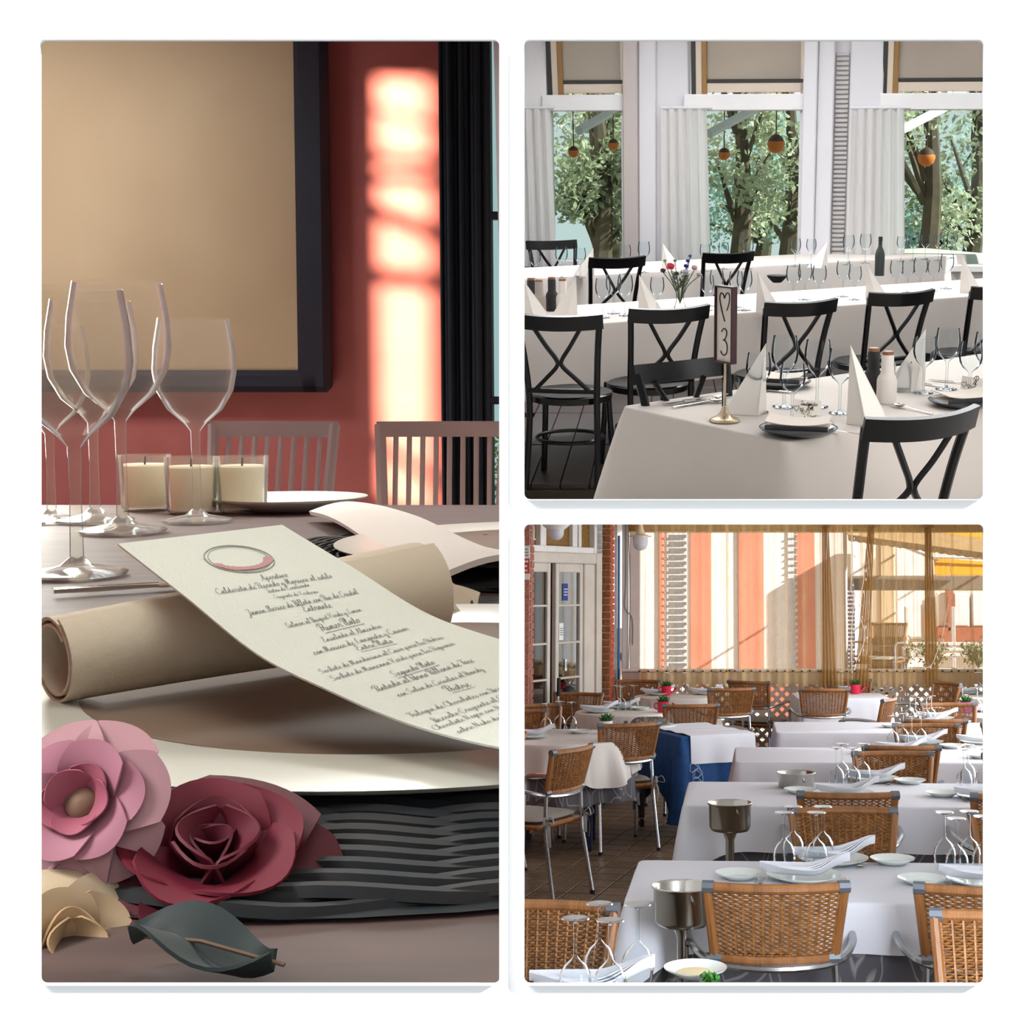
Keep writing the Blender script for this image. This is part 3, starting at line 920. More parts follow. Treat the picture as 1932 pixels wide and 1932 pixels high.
# --- brick pillars
def brick_pillar(name, x0, x1, y0, y1, z1, mface, label, mside=None, rowh=0.068):
    mb = MB().box(((x0 + x1) / 2, (y0 + y1) / 2, z1 / 2), (x1 - x0 - .012, y1 - y0 - .012, z1))
    o = struct(name, mb, mortar, R3, label=label)
    lf = random.Random(4); n = int(z1 / rowh)
    wf = x1 - x0
    for k in range(n):
        off = (k % 2) * 0.5
        cuts = [0.0, .5 if k % 2 else .36, 1.0] if wf > .1 else [0, 1]
        for a, b_ in zip(cuts, cuts[1:]):
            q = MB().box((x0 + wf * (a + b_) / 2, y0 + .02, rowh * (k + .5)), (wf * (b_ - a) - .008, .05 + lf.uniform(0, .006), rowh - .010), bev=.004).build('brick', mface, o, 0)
        m_ = max(2, int((y1 - y0) / .22))
        if y1 - y0 > .3:
            for i in range(m_):
                dl = (y1 - y0 - .06) / m_
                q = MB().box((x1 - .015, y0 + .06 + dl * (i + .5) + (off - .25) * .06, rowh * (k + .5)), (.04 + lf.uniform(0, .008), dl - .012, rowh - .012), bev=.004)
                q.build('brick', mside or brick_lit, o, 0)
    return o
brick_pillar('wall_pillar', -0.648, -0.512, 14.1, 15.0, 2.47, brick_face, 'brick pillar right of the double door, shaded front and lit side painted in')
brick_pillar('wall_corner', -1.34, -1.165, 12.6, 12.95, 2.42, mat('brick_pink', (176, 112, 96), .85, col2=(150, 92, 80), scale=30, bump=.3), 'pale pink brick corner at the left end of the double door', mat('brick_pink', (176, 112, 96)))
sg = thing('menu_sign', 'small red and white menu sign on pink brick corner left of the door', 'sign', R3, (-1.217, 12.56, 0))
MB().box((0, 0, 2.02), (0.11, 0.012, 0.30), bev=.003).build('board', mat('sign_white', (216, 212, 206), .5), sg)
MB().box((0, -.008, 1.99), (0.108, 0.004, 0.13)).build('red_panel', mat('sign_red', (176, 60, 50), .5), sg, 0)
print_lines(sg, T(0, -.0108, 1.99), .1, .12, 3, (232, 220, 216), 5)
print_lines(sg, T(0, -.0068, 2.11), .1, .08, 3, (110, 104, 100), 6)

# --- glazed corner left of the curtains: posts, pipes, blue pole, cable
mb = MB()
for a, b_, dep in ((1176, 1188, .06), (1190, 1209, .08)): 
    p, q = R3.y(a, 0, 15.25), R3.y(b_, 0, 15.25); mb.box(((p.x + q.x) / 2, 15.25, 1.27), (q.x - p.x, dep, 2.54), bev=.008)
p, q = R3.y(1162, 0, 15.3), R3.y(1167, 0, 15.3); mb.box(((p.x + q.x) / 2, 15.3, 1.27), (q.x - p.x, .05, 2.54))
struct('trim_4', mb, white_paint, R3, label='white posts of the glazed corner left of the curtains')
pole = tag(MB().tube([(R3.y(1170, 0, 15.1).x, 15.1, 0), (R3.y(1170, 0, 15.1).x, 15.1, 2.35)], .014, 8).build('pipe', mat('blue_paint', (30, 110, 180), .4), None), 'bright blue upright pipe beside brick pillar', 'pipe')
pose(pole, R3, (0, 0, 0))
x_ = R3.y(1181, 0, 14.9).x
cb = tag(MB().tube(curve([(x_, 15.215, 2.53), (x_ + .005, 15.215, 1.9), (x_ - .01, 15.215, 1.62), (x_ + .02, 15.205, 1.55), (x_ + .075, 15.205, 1.46), (x_ + .078, 15.205, 1.2)], 24), .006, 6).build('cable', mat('cable_grey', (150, 160, 156), .5), None), 'pale grey cable hanging down white post left of curtains', 'cable')
pose(cb, R3, (0, 0, 0))
cb2 = tag(MB().tube(curve([(x_ + .03, 15.205, 2.53), (x_ + .045, 15.205, 1.7), (x_ + .03, 15.205, .8)], 12), .004, 5).build('cable', mat('cable_dark', (80, 90, 86), .5), None), 'thin dark green cable behind pale one on white post', 'cable')
pose(cb2, R3, (0, 0, 0))
frost = mat('frosted_glass', (226, 222, 226), .45, trans=.4)
def bell_lamp(shade_r, shade_h, cap_m):
    t = thing('hanging_lamp', '', 'lamp')
    MB().lathe([(.012, .0), (.02, -.02), (.03, -.07), (shade_r * .45, -.12), (shade_r, -shade_h), (shade_r * .99, -shade_h - .008), (shade_r * .4, -.125), (.02, -.06)], 28).build('shade', cap_m, t, 60)
    MB().lathe([(.068, -shade_h + .01), (.07, -shade_h - .05), (.066, -shade_h - .09), (.05, -shade_h - .118), (.025, -shade_h - .132), (.001, -shade_h - .136)], 24).build('globe', frost, t, 60)
    mb = MB()
    for k in range(4): mb.tube([(0.012 * math.cos(a), 0, .02 + k * .03 + .02 * math.sin(a)) if k % 2 else (0, 0.012 * math.cos(a), .02 + k * .03 + .02 * math.sin(a)) for a in (2 * math.pi * i / 8 for i in range(8))], .003, 4, closed=True)
    mb.build('chain', alu_dark, t)
    return t
p = R3.y(1208, 1011, 13.2)
put(bell_lamp, 'cream bell shaped hanging lamp with frosted globe left of curtains', 'lamp', R3, (p.x, p.y, p.z + .13), args=(.105, .13, mat('cream_enamel', (216, 196, 156), .4)))
p = R3.y(1049, 989, 12.2)
put(bell_lamp, 'white shaded lamp with frosted dome in front of amber transom', 'lamp', R3, (p.x, p.y, p.z + .06), args=(.118, .062, mat('white_enamel', (214, 210, 206), .4)))
br = thing('wall_bracket', 'white curled lamp bracket at top left by the pink brick corner', 'bracket', R3, tuple(R3.y(998, 1000, 12.3)))
MB().tube(curve([(-.05, 0, .0), (-.02, 0, .05), (.03, 0, .045), (.04, 0, 0), (.038, 0, -.07)], 14), .011, 7).build('arm', white_paint, br)
MB().lathe([(.02, 0), (.022, .012), (.0, .013)], 12, T(.038, 0, -.085)).build('tip', white_paint, br)

# --- lattice fence with its top board
fence = thing('lattice_fence', 'long pale trellis fence with diamond openings under the curtains', 'fence', R3, (0, 15.0, 0))
fence_m = mat('fence_paint', (206, 190, 176), .7, col2=(196, 180, 166), scale=5)
x0, x1 = R3.y(1176, 0, 15).x, 4.4
MB().box(((x0 + x1) / 2, 0, .865), (x1 - x0, .035, .13), bev=.006).build('top_board', fence_m, fence)
MB().box(((x0 + x1) / 2, -.01, .945), (x1 - x0, .09, .028), bev=.006).build('cap_rail', white_paint, fence)
MB().box(((x0 + x1) / 2, 0, .05), (x1 - x0, .035, .06), bev=.006).build('bottom_board', fence_m, fence)
mb = MB(); zb, zt = .07, .81; hgt = zt - zb; pitch = .1035; wd = .036
for sgn, yy in ((1, -.006), (-1, .006)):
    k = -int(hgt / pitch) - 1
    while x0 + k * pitch < x1 + hgt:
        a = x0 + k * pitch
        lo, hi = (a, a + hgt)
        t0 = max(0, (x0 - a) / hgt); t1 = min(1, (x1 - a) / hgt)
        if t1 > t0 + .02:
            z_ = lambda t: (zb + hgt * t) if sgn > 0 else (zt - hgt * t)
            A, B = Vector((a + hgt * t0, yy, z_(t0))), Vector((a + hgt * t1, yy, z_(t1)))
            d_ = (B - A).normalized(); n_ = Vector((-d_.z, 0, d_.x)) * wd / 2; q = Vector((0, .005, 0))
            mb.add([A - n_ - q, A + n_ - q, B + n_ - q, B - n_ - q, A - n_ + q, A + n_ + q, B + n_ + q, B - n_ + q], [(3, 2, 1, 0), (4, 5, 6, 7), (0, 1, 5, 4), (1, 2, 6, 5), (2, 3, 7, 6), (3, 0, 4, 7)])
        k += 1
mb.build('trellis', fence_m, fence, 0, kind='stuff')
for px in (1182, 1488, 1600, 1745, 1900):
    q = R3.y(px, 0, 15).x; MB().box((q, .03, .48), (.06, .05, .96), bev=.006).build('post', fence_m, fence)

# --- sheer curtains
sheer = sheer_mat('sheer_beige', (240, 214, 168), .24, 26, 20)
sheer2 = sheer_mat('sheer_dense', (236, 210, 164), .5, 30, 26)
sheer3 = sheer_mat('sheer_tan', (226, 192, 138), .40, 26, 20)
sheer4 = sheer_mat('sheer_gathered', (206, 168, 110), 1.0, 30, 26)
bead_m = mat('dark_bead', (40, 34, 30), .5)
def curtain(px0, px1, label, folds, seed, gather=0, yy=14.72, zb=.80, mm=sheer):
    xa, xb = R3.y(px0, 0, yy).x, R3.y(px1, 0, yy).x
    t = thing('sheer_curtain', label, 'curtain', R3, ((xa + xb) / 2, yy, 0), 0, 'sheer beige curtains along the terrace')
    wd = xb - xa; rnd = random.Random(seed); phs = [rnd.uniform(0, 6.28) for _ in range(4)]
    def f(u, v):
        g = 1 - gather * (1 - abs(2 * v - 1)) * .5 if gather else 1
        dy = .028 * math.sin(folds * 6.28 * u + phs[0] + .6 * math.sin(3 * v + phs[3])) + .016 * math.sin(folds * 2.3 * 6.28 * u + phs[1]) + .02 * math.sin(3 * u + phs[2])
        zz = zb + (2.46 - zb) * v + (1 - v) * (.02 * math.sin(folds * 6.28 * u + phs[2]))
        return Vector(((u - .5) * wd * g, dy, zz))
    MB().grid(f, int(folds * 12) + 12, 16).build('panel', mm, t, 180)
    mb = MB(); nb = max(3, int(wd / .085)); st = MB(); pts = []
    for i in range(nb * 4 + 1):
        u = i / (nb * 4); p = f(u, .1); q = abs(math.sin(math.pi * i / 4)); pts.append((p.x, p.y - .03, .955 - .014 * q))
    st.tube(pts, .003, 4); st.build('cord', mat('cord_tan', (150, 120, 80), .8), t)
    for i in range(nb + 1):
        p = pts[i * 4]; mb.lathe([(.001, -.01), (.009, -.005), (.009, .005), (.001, .01)], 6, T(p[0], p[1] - .004, p[2]))
    mb.build('beads', bead_m, t, 60, kind='stuff')
    MB().grid(lambda u, v: Vector(f(u, v * .095)) + Vector((0, -.012, 0)), int(folds * 12) + 12, 3).build('hem', sheer2, t, 180)
    return t
curtain(1208, 1372, 'wide pale sheer curtain at far left of the row', 5, 1)
curtain(1366, 1548, 'sheer curtain in front of the salmon columns, second from left', 5, 2)
curtain(1538, 1600, 'narrow bunched sheer curtain left of the gap', 3, 3, 0, 14.68, mm=sheer3)
curtain(1610, 1738, 'sheer curtain right of the gap with slatted view behind', 5, 4, mm=sheer3)
curtain(1728, 1880, 'sheer curtain at right end in front of yellow awning', 4, 5, mm=sheer3)
for px, lab in ((1551, 'dense gathered curtain strip at left side of the gap'), (1622, 'dense gathered curtain strip at right side of the gap'), (1738, 'dense gathered curtain strip before yellow awning')):
    xa = R3.y(px, 0, 14.6).x
    lean = .12 if px == 1622 else 0.05 if px == 1551 else 0.03
    def f(u, v, lean=lean, px=px):
        sp = .05 + .07 * (1 - v)
        sh = lean * (v - .5) if px == 1622 else lean * (.5 - v) * .6
        return Vector(((u - .5) * sp * 2 * .62 + sh, .03 * math.sin(u * 25), .80 + 1.66 * v))
    t = thing('curtain_strip', lab, 'curtain', R3, (xa, 14.6, 0), 0, 'gathered curtain strips')
    MB().grid(f, 20, 12).build('panel', sheer4, t, 180)
    MB().tube([(-.06 + f(.5, .99).x, 0, 2.43), (.06 + f(.5, .99).x, 0, 2.43)], .018, 8).build('gathered_head', mat('curtain_head', (150, 116, 70), .9), t)
rb = thing('roller_blind', 'beige rolled blind along the top of the curtains', 'blind', R3, (1.6, 14.9, 2.47))
MB().slab(lambda u, v: Vector(((u - .5) * 3.9, .02 + .02 * math.sin(v * 6), -.085 + .11 * v)), 30, 8, .01).build('cloth_roll', mat('blind_cloth', (216, 188, 128), .8, col2=(200, 170, 110), scale=4, trans=.35), rb, 180)
MB().tube([(-1.95, .03, -.085), (1.95, .03, -.085)], .012, 8).build('bottom_bar', mat('blind_bar', (226, 204, 150), .6), rb)
# string lights hanging over the curtains
for k, (pts, lab) in enumerate((([(1607, 1000), (1609, 1060), (1605, 1110), (1611, 1130), (1606, 1200), (1608, 1270)], 'string of tiny lights hanging in the gap between curtains'),
                                ([(1790, 1060), (1795, 1100), (1780, 1190), (1768, 1230), (1757, 1255), (1740, 1262)], 'string of tiny lights curling down before yellow awning'),
                                ([(1624, 1060), (1630, 1090), (1620, 1150), (1632, 1200), (1615, 1250)], 'string of tiny lights on the slatted curtain'))):
    P = [R3.y(a, b_, 14.55) for a, b_ in pts]
    o = Vector((P[0].x, P[0].y, 0))
    t = thing('string_lights', lab, 'string lights', R3, tuple(o), 0, 'string lights on the curtains')
    Q = [q - o for q in curve(P, 30)]
    MB().tube(Q, .0035, 5).build('wire', mat('wire_white', (236, 230, 210), .5), t)
    mb = MB()
    for i in range(2, 30, 3): mb.lathe([(.001, -.016), (.007, -.008), (.005, .012), (.001, .014)], 6, T(Q[i].x + .02, Q[i].y - .01, Q[i].z))
    mb.build('bulbs', mat('bulb_white', (240, 234, 210), .3), t, 60, kind='stuff')

# --- the street beyond the curtains
YF = 22.0
def fbox(mb, px0, py0, px1, py1, y=YF, dep=.2, bev=0.0):
    a, b_ = R3.y(px0, py1, y), R3.y(px1, py0, y)
    return mb.box(((a.x + b_.x) / 2, y + dep / 2, (a.z + b_.z) / 2), (b_.x - a.x, dep, b_.z - a.z), None, bev)
bw = thing('building', 'white building with salmon columns and slatted shutters beyond the curtains', 'building', R3)
fbox(MB(), 1150, 960, 1640, 1440, YF, .3).build('wall', mat('facade_white', (240, 236, 232), .9), bw)
salmon = mat('salmon_paint', (224, 138, 112), .85, col2=(214, 128, 104), scale=3)
for a, b_ in ((1243, 1252), (1302, 1342), (1394, 1441), (1503, 1537)):
    fbox(MB(), a, 960, b_, 1440, YF - .03, .1, .01).build('column', salmon, bw)
slat_m = mat('shutter_grey', (176, 182, 186), .6)
for a, b_ in ((1258, 1297), (1488, 1500)):
    sh = fbox(MB(), a, 1000, b_, 1290, YF - .02, .04).build('shutter', mat('shutter_back', (214, 216, 220), .8), bw)
    z0, z1 = R3.y(a, 1285, YF).z, R3.y(a, 1005, YF).z
    xa, xb = R3.y(a, 0, YF - .1).x, R3.y(b_, 0, YF - .1).x
    n_ = 22
    me = MB().box((0, 0, 0), (xb - xa - .05, .02, .055), RX(R(35))).mesh('slat', slat_m, 0)
    for k in range(n_):
        q = link('slat', me, sh); q.location = ((xa + xb) / 2, YF - .05, z0 + (z1 - z0) * (k + .5) / n_)
ar = mat('salmon_box', (214, 112, 90), .8)
pl = thing('planter_box', 'low salmon planter box beyond the left curtains', 'planter', R3, (R3.y(1478, 1290, 20).x, 20, -.07))
MB().box((0, 0, .33), (.4, .3, .66), bev=.015).build('box', ar, pl); MB().box((0, 0, .675), (.44, .34, .03), bev=.01).build('rim', ar, pl)
b2 = thing('shop_front', 'pale shop front with brick base and white windows at far right', 'building', R3)
fbox(MB(), 1640, 960, 1990, 1440, YF + .4, .3).build('wall', mat('shop_wall', (226, 214, 196), .9), b2)
fbox(MB(), 1664, 1000, 1688, 1440, YF - .6, .4, .02).build('column', mat('beige_column', (206, 182, 148), .85), b2)
fbox(MB(), 1596, 1086, 1990, 1114, 20.5, .3, .01).build('beam', mat('grey_beam', (122, 112, 100), .8), b2)
fbox(MB(), 1770, 1184, 1990, 1216, YF + .1, .2).build('brick_base', mat('base_brick', (168, 92, 68), .85, col2=(150, 80, 58), scale=12), b2)
fbox(MB(), 1789, 1114, 1798, 1190, YF + .1, .2).build('brick_column', mat('base_brick', (168, 92, 68)), b2)
fbox(MB(), 1745, 1156, 1760, 1198, YF - .2, .1).build('timber_door', mat('tan_door', (190, 120, 80), .8), b2)
for a, c, b_, d in ((1692, 1030, 1738, 1205), (1768, 1118, 1788, 1184), (1800, 1118, 1830, 1184), (1834, 1118, 1900, 1184), (1690, 1220, 1760, 1262)):
    q = fbox(MB(), a, c, b_, d, YF + .25, .12, .02).build('window', white_paint, b2)
    fbox(MB(), a + 3, c + 4, b_ - 3, d - 4, YF + .23, .03).build('pane', mat('bright_pane', (236, 238, 240), .3), q)
yel = mat('yellow_canvas', (246, 176, 16), .8, trans=.3)
ya = thing('awning', 'bright yellow shop awning seen through the right curtain', 'awning', R3)
a, b_ = R3.y(1765, 1085, 19), R3.y(1960, 1052, 19)
MB().slab(lambda u, v: Vector((a.x + (b_.x - a.x) * u, 19 + .1 * v, a.z + (R3.y(1765, 1052, 19).z - a.z) * v + .04 * u * v * -3)), 12, 4, .015).build('valance', yel, ya)
a2 = R3.y(1765, 1024, 19.6)
MB().slab(lambda u, v: Vector((a2.x + 1.5 * u, 19.6 + .5 * v, a2.z + .16 * v - .03 * u)), 8, 4, .015).build('canopy', yel, ya)
MB().tube([(a.x, 19, a.z + .24), (a.x + 1.6, 19, a.z + .2)], .02, 8).build('front_bar', white_paint, ya)
for q in (a.x + .03, a.x + 1.45): MB().tube([(q, 19.02, a.z + .2), (q, 22.2, a.z + .5)], .02, 6).build('arm', white_paint, ya)
ta = thing('terrace_awning', 'tan fringed awning sloping across the right curtains', 'awning', R3)
P0, P1 = R3.y(1600, 1010, 17), R3.y(1900, 1050, 15.8)
MB().slab(lambda u, v: P0.lerp(P1, u) + Vector((0, -.0 + .6 * v, .20 * v)), 20, 4, .02).build('canvas', mat('tan_canvas', (206, 176, 130), .9, col2=(190, 158, 112), scale=5, trans=.3), ta)
MB().slab(lambda u, v: P0.lerp(P1, u) + Vector((0, -.01, -.07 * v * (.8 + .2 * abs(math.sin(u * 60))))), 80, 3, .008).build('fringe', mat('tan_fringe', (186, 150, 104), .95, col2=(226, 206, 170), scale=30), ta)
for q in (P0, P1): MB().tube([(q.x, q.y + .3, -.07), (q.x, q.y + .3, q.z + .1)], .025, 8).build('post', white_paint, ta)
bb = thing('blue_menu_board', 'tall dark blue board with white lettering in curtain gap', 'board', R3, tuple(R3.y(1606, 1268, 17.5)))
MB().box((0, 0, .5), (.1, .03, 1.12), bev=.01).build('panel', mat('navy_board', (18, 42, 86), .5), bb)
print_lines(bb, T(0, -.017, .5), .1, 1.0, 20, (216, 222, 232), 9, .9)
# shrubs in white troughs
leaf_m = mat('olive_leaf', (104, 120, 70), .6, col2=(72, 92, 50), scale=9)
def shrub(h, rad, n, seed):
    t = thing('shrub', '', 'shrub')
    rnd = random.Random(seed); mb = MB(); st = MB()
    for s in range(7):
        a = rnd.uniform(0, 6.28); top = Vector((rad * .7 * math.cos(a), rad * .7 * math.sin(a), h * rnd.uniform(.7, 1)))
        st.tube(curve([(0, 0, 0), top * .5 + Vector((0, 0, .05)), top], 5), [.008, .007, .006, .005, .004, .003], 4)
        for k in range(n // 7):
            f_ = rnd.uniform(.25, 1.02); p = top * f_ + Vector((rnd.gauss(0, .05), rnd.gauss(0, .05), rnd.gauss(0, .03)))
            M_ = T(*p) @ Matrix.Rotation(rnd.uniform(0, 6.28), 4, (rnd.uniform(-1, 1), rnd.uniform(-1, 1), rnd.uniform(-1, 1)))
            mb.add([(-.012, 0, 0), (0, .035, .006), (.012, 0, 0), (0, -.035, .006)], [(0, 1, 2, 3)], M_)
    st.build('stems', mat('stem_brown', (84, 70, 46), .8), t); mb.build('foliage', leaf_m, t, 0, kind='stuff')
    MB().box((0, 0, -.10), (.62, .24, .22), bev=.015).build('trough', white_paint, t)
    return t
for k, (px, lab) in enumerate(((1700, 'left of three olive green shrubs in white troughs beyond right curtain'), (1762, 'middle olive green shrub in white trough beyond right curtain'), (1846, 'right hand olive green shrub in white trough at edge'))):
    p = R3.y(px, 1262, 17.6); put(shrub, lab, 'shrub', R3, tuple(p), .3 * k, 'shrubs beyond the curtains', args=(.36, .2, 420, 3))
bn = thing('bench', 'white outdoor bench behind the shrubs at far right', 'bench', R3, tuple(R3.y(1800, 1262, 18.6)))
for z in (.18, .25, .32): MB().box((0, 0, z), (1.3, .04, .045), bev=.008).build('slat', white_paint, bn)
for x in (-.6, 0, .6): MB().box((x, .02, .0), (.05, .06, 1.6), bev=.006).build('leg', white_paint, bn)
gr = struct('ground', MB().box((1, 20.5, -.12), (16, 9.5, .1)), mat('street_stone', (206, 200, 190), .9, col2=(190, 184, 176), scale=2), R3)
# ================================================================ the terrace: tables, chairs, tableware
TZ = 0.75
blue_leg = mat('blue_table_leg', (24, 40, 78), .5)
grey_leg = mat('grey_table_leg', (70, 70, 74), .5)
YAW = R(-6)


def lay_table(cx, cy, w, d, rz, where, drop=.24, under=.42, seed=1.0, corner=.12, legm=None):
    rect_table(w, d, TZ - .004, legm or grey_leg, R3, (cx, cy, 0), rz, 'table under white and grey cloths, ' + where)
    if under:
        o = cloth(rect_peri(w, d), TZ - .003, under, corner * 1.5, .01, .035, 3.0, seed + 3, 10).build('undercloth', leafgrey, None, 60)
        tag(o, 'dark grey leaf patterned undercloth, ' + where, 'tablecloth', 'grey undercloths'); pose(o, R3, (cx, cy, 0), rz)
    o = cloth(rect_peri(w + .008, d + .008), TZ, drop, corner, .03, .03, 2.2, seed, 10).build('tablecloth', linen, None, 60)
    tag(o, 'white tablecloth, ' + where, 'tablecloth', 'white tablecloths'); pose(o, R3, (cx, cy, 0), rz)


def lay_round(cx, cy, r, where, drop=.22, under=.4, seed=1.0, corner=.08, phase=.6, m=None):
    round_table(r, TZ - .004, blue_leg, R3, (cx, cy, 0), 'round table under cloths, ' + where)
    if under:
        o = cloth(round_peri(r - .004, 120, 4, phase + .7), TZ - .003, under, corner, .015, .05, 4.0, seed + 3, 10).build('undercloth', leafgrey, None, 60)
        tag(o, 'dark grey leaf patterned undercloth, ' + where, 'tablecloth', 'grey undercloths'); pose(o, R3, (cx, cy, 0))
    o = cloth(round_peri(r, 120, 3, phase), TZ, drop, corner, .03, .05, 4.0, seed, 10).build('tablecloth', m or linen_warm, None, 60)
    tag(o, 'white tablecloth, ' + where, 'tablecloth', 'white tablecloths'); pose(o, R3, (cx, cy, 0))


# row of long tables running back from the front right; each from its left far/near corners
ROW = [  # left x at mid depth, centre y, width, depth
    (-.10, 5.28, 2.2, .70, 'nearest full table of the terrace row', 1.0),
    (.13, 7.46, 2.4, .84, 'second table of the terrace row', 2.0),
    (.47, 9.18, 2.6, .78, 'third table of the terrace row', 3.0),
    (.86, 10.95, 2.2, .82, 'fourth table of the terrace row', 4.0)]
for xl, yc, w_, d_, where, sd in ROW:
    lay_table(xl + w_ / 2 * math.cos(YAW * .5), yc - w_ / 2 * math.sin(-YAW * .5), w_, d_, YAW * .5, where, seed=sd, drop=.16 if sd == 1.0 else .215)
lay_table(.045, 3.46, .66, .78, R(-7), 'at the very front edge of the terrace', seed=6.0)
lay_table(R3.y(1571, 0, 14.15).x, 14.1, .86, .72, R(0), 'square table by the trellis behind back-turned chair', seed=7.5, drop=.33, corner=.10)
lay_round(-.74, 10.25, .54, 'at the left edge of the terrace', seed=8.0, phase=.9)
lay_round(-.335, 12.3, .40, 'beyond the left table, under red pot', seed=9.0, phase=.4, under=.36)
lay_round(.115, 14.05, .38, 'farthest left by the trellis', seed=10.0, phase=.2, under=0)
lay_round(3.02, 12.0, .52, 'with the magenta pot at far right', seed=11.0, phase=.2, under=.36)
lay_round(3.34, 13.95, .42, 'smallest one by the trellis at far right', seed=12.0, phase=.7, under=0)

# ---- chairs: pixel x of the back, depth of the back, heading
CHAIRS = [
    (1453, 4.62, 0, 'rattan armchair backing the viewer at nearest full table, whole back in view'),
    (1835, 4.58, R(-6), 'rattan armchair right of the whole one at nearest full table, cut by right edge'),
    (1875, 4.12, R(160), 'closest rattan armchair at lower right corner, only its back corner showing'),
    (1030, 4.28, R(176), 'rattan armchair at lower left corner behind the upturned glasses'),
    (1577, 6.10, R(180), 'rattan armchair on far side of nearest table, tight weave facing away'),
    (1584, 6.62, R(-2), 'rattan armchair on near side of second table, tucked behind another'),
    (1905, 6.02, R(180), 'rattan armchair at right edge on far side of nearest table'),
    (1898, 6.55, R(-3), 'rattan armchair at right edge on near side of second table'),
    (1668, 8.18, R(180), 'rattan armchair on far side of second table'),
    (1682, 8.55, R(-3), 'rattan armchair on near side of third table'),
    (1905, 8.10, R(180), 'rattan armchair at right edge on far side of second table'),
    (1908, 8.50, R(-3), 'rattan armchair at right edge on near side of third table'),
    (1730, 9.85, R(180), 'rattan armchair on far side of third table'),
    (1743, 10.25, R(-3), 'rattan armchair on near side of fourth table'),
    (1890, 9.9, R(180), 'rattan armchair at right edge on far side of third table'),
    (1770, 11.60, R(180), 'rattan armchair on far side of fourth table'),
    (1543, 13.35, R(0), 'rattan armchair backing the viewer before the square table at the trellis'),
    (1657, 12.2, R(68), 'rattan armchair side-on right of the square trellis table'),
    (1590, 14.62, R(180), 'rattan armchair behind the square trellis table, under a red pot'),
    (1764, 14.2, R(115), 'pale rattan armchair at angle before trellis on the right'),
    (1188, 9.95, R(24), 'rattan armchair with grey cushion between left table and blue-draped trolley'),
    (1082, 8.45, R(62), 'rattan armchair turned left, nearest at the left edge, grey cushion'),
    (978, 9.1, R(80), 'rattan armchair mostly cut by the left edge'),
    (1301, 11.55, R(10), 'rattan armchair behind the blue-draped trolley'),
    (1374, 13.4, R(14), 'rattan armchair right of the trolley, whole with legs, before trellis'),
    (1408, 14.4, R(-28), 'rattan armchair half hidden behind the one right of the trolley'),
    (1096, 12.75, R(165), 'rattan armchair behind the left table by the double door'),
    (1204, 14.5, R(172), 'pale rattan armchair behind the farthest left table'),
    (1018, 11.5, R(200), 'low rattan armchair back by the pink brick corner'),
    (985, 10.95, R(190), 'rattan armchair back cut by left edge behind the left table'),
]
for px, y, rz, lab in CHAIRS:
    x = R3.y(px, 0, y).x
    # the pixel marks the middle of the backrest, 0.3 m behind the chair's middle
    put(rattan_chair, lab, 'chair', R3, (x - .30 * math.sin(rz), y + .30 * math.cos(rz), 0), rz, 'rattan armchairs of the terrace')
bpy.context.view_layer.update()
for o in C.objects:
    if o.get('label', '').startswith('rattan armchair at lower left corner'):
        for c in list(o.children_recursive):
            c.data = c.data.copy(); cut_side(c, R3, 974)
            if not c.data.vertices: bpy.data.objects.remove(c)
for k in range(4):
    p = R3.y(1652, 1268, 16.85)
    tpl = put(rattan_chair, 'metal framed chair number stacked beyond the curtains', 'chair', R3, (p.x + .015 * k, 16.85, .0 + .17 * k), R(150), 'chairs stacked beyond the curtains')
    tpl['label'] = ('lowest', 'second lowest', 'second highest', 'topmost')[k] + ' chair in the stack seen through the curtains'

# ---- upturned glasses (pixel of the rim on the cloth)
GL = [
    ('in left cluster on nearest full table', [(1480, 1641, 'front left'), (1497, 1627, 'back left'), (1541, 1641, 'front right'), (1553, 1627, 'back right')]),
    ('in right cluster on nearest full table', [(1783, 1640, 'left'), (1806, 1655, 'nearest'), (1830, 1638, 'back'), (1856, 1650, 'rightmost')]),
    ('in left cluster on second row table', [(1579, 1487, 'front left'), (1589, 1478, 'back left'), (1610, 1488, 'front right'), (1629, 1478, 'back right')]),
    ('at right end of second row table', [(1820, 1490, 'front'), (1827, 1480, 'back'), (1856, 1488, 'edge')]),
    ('on third row table', [(1685, 1412, 'front left'), (1704, 1407, 'back left'), (1720, 1414, 'front right'), (1738, 1408, 'back right')]),
    ('on fourth row table', [(1717, 1364, 'left'), (1727, 1368, 'front'), (1748, 1368, 'right'), (1757, 1364, 'back')]),
    ('on table with magenta pot', [(1816, 1344, 'left'), (1844, 1345, 'right')]),
    ('on square trellis table', [(1567, 1305, 'left'), (1586, 1306, 'right')]),
    ('on the very front table', [(1085, 1893, 'front left'), (1131, 1858, 'back left'), (1151, 1898, 'front right'), (1203, 1860, 'back right')]),
    ('on the table at the left edge', [(1031, 1383, 'left'), (1056, 1378, 'middle'), (1078, 1380, 'right')]),
    ('on table under the red pot', [(1163, 1340, 'left'), (1173, 1342, 'middle'), (1196, 1340, 'right')]),
    ('on farthest left table', [(1258, 1310, 'left'), (1293, 1310, 'right')]),
    ('on smallest table at far right', [(1846, 1309, 'single')]),
]
for where, lst in GL:
    for px, py, pos in lst:
        p = R3.z(px, py, TZ + .001)
        put(upturned_glass, '%s upturned wine glass %s' % (pos, where), 'glass', R3, tuple(p), 0, 'upturned wine glasses ' + where)

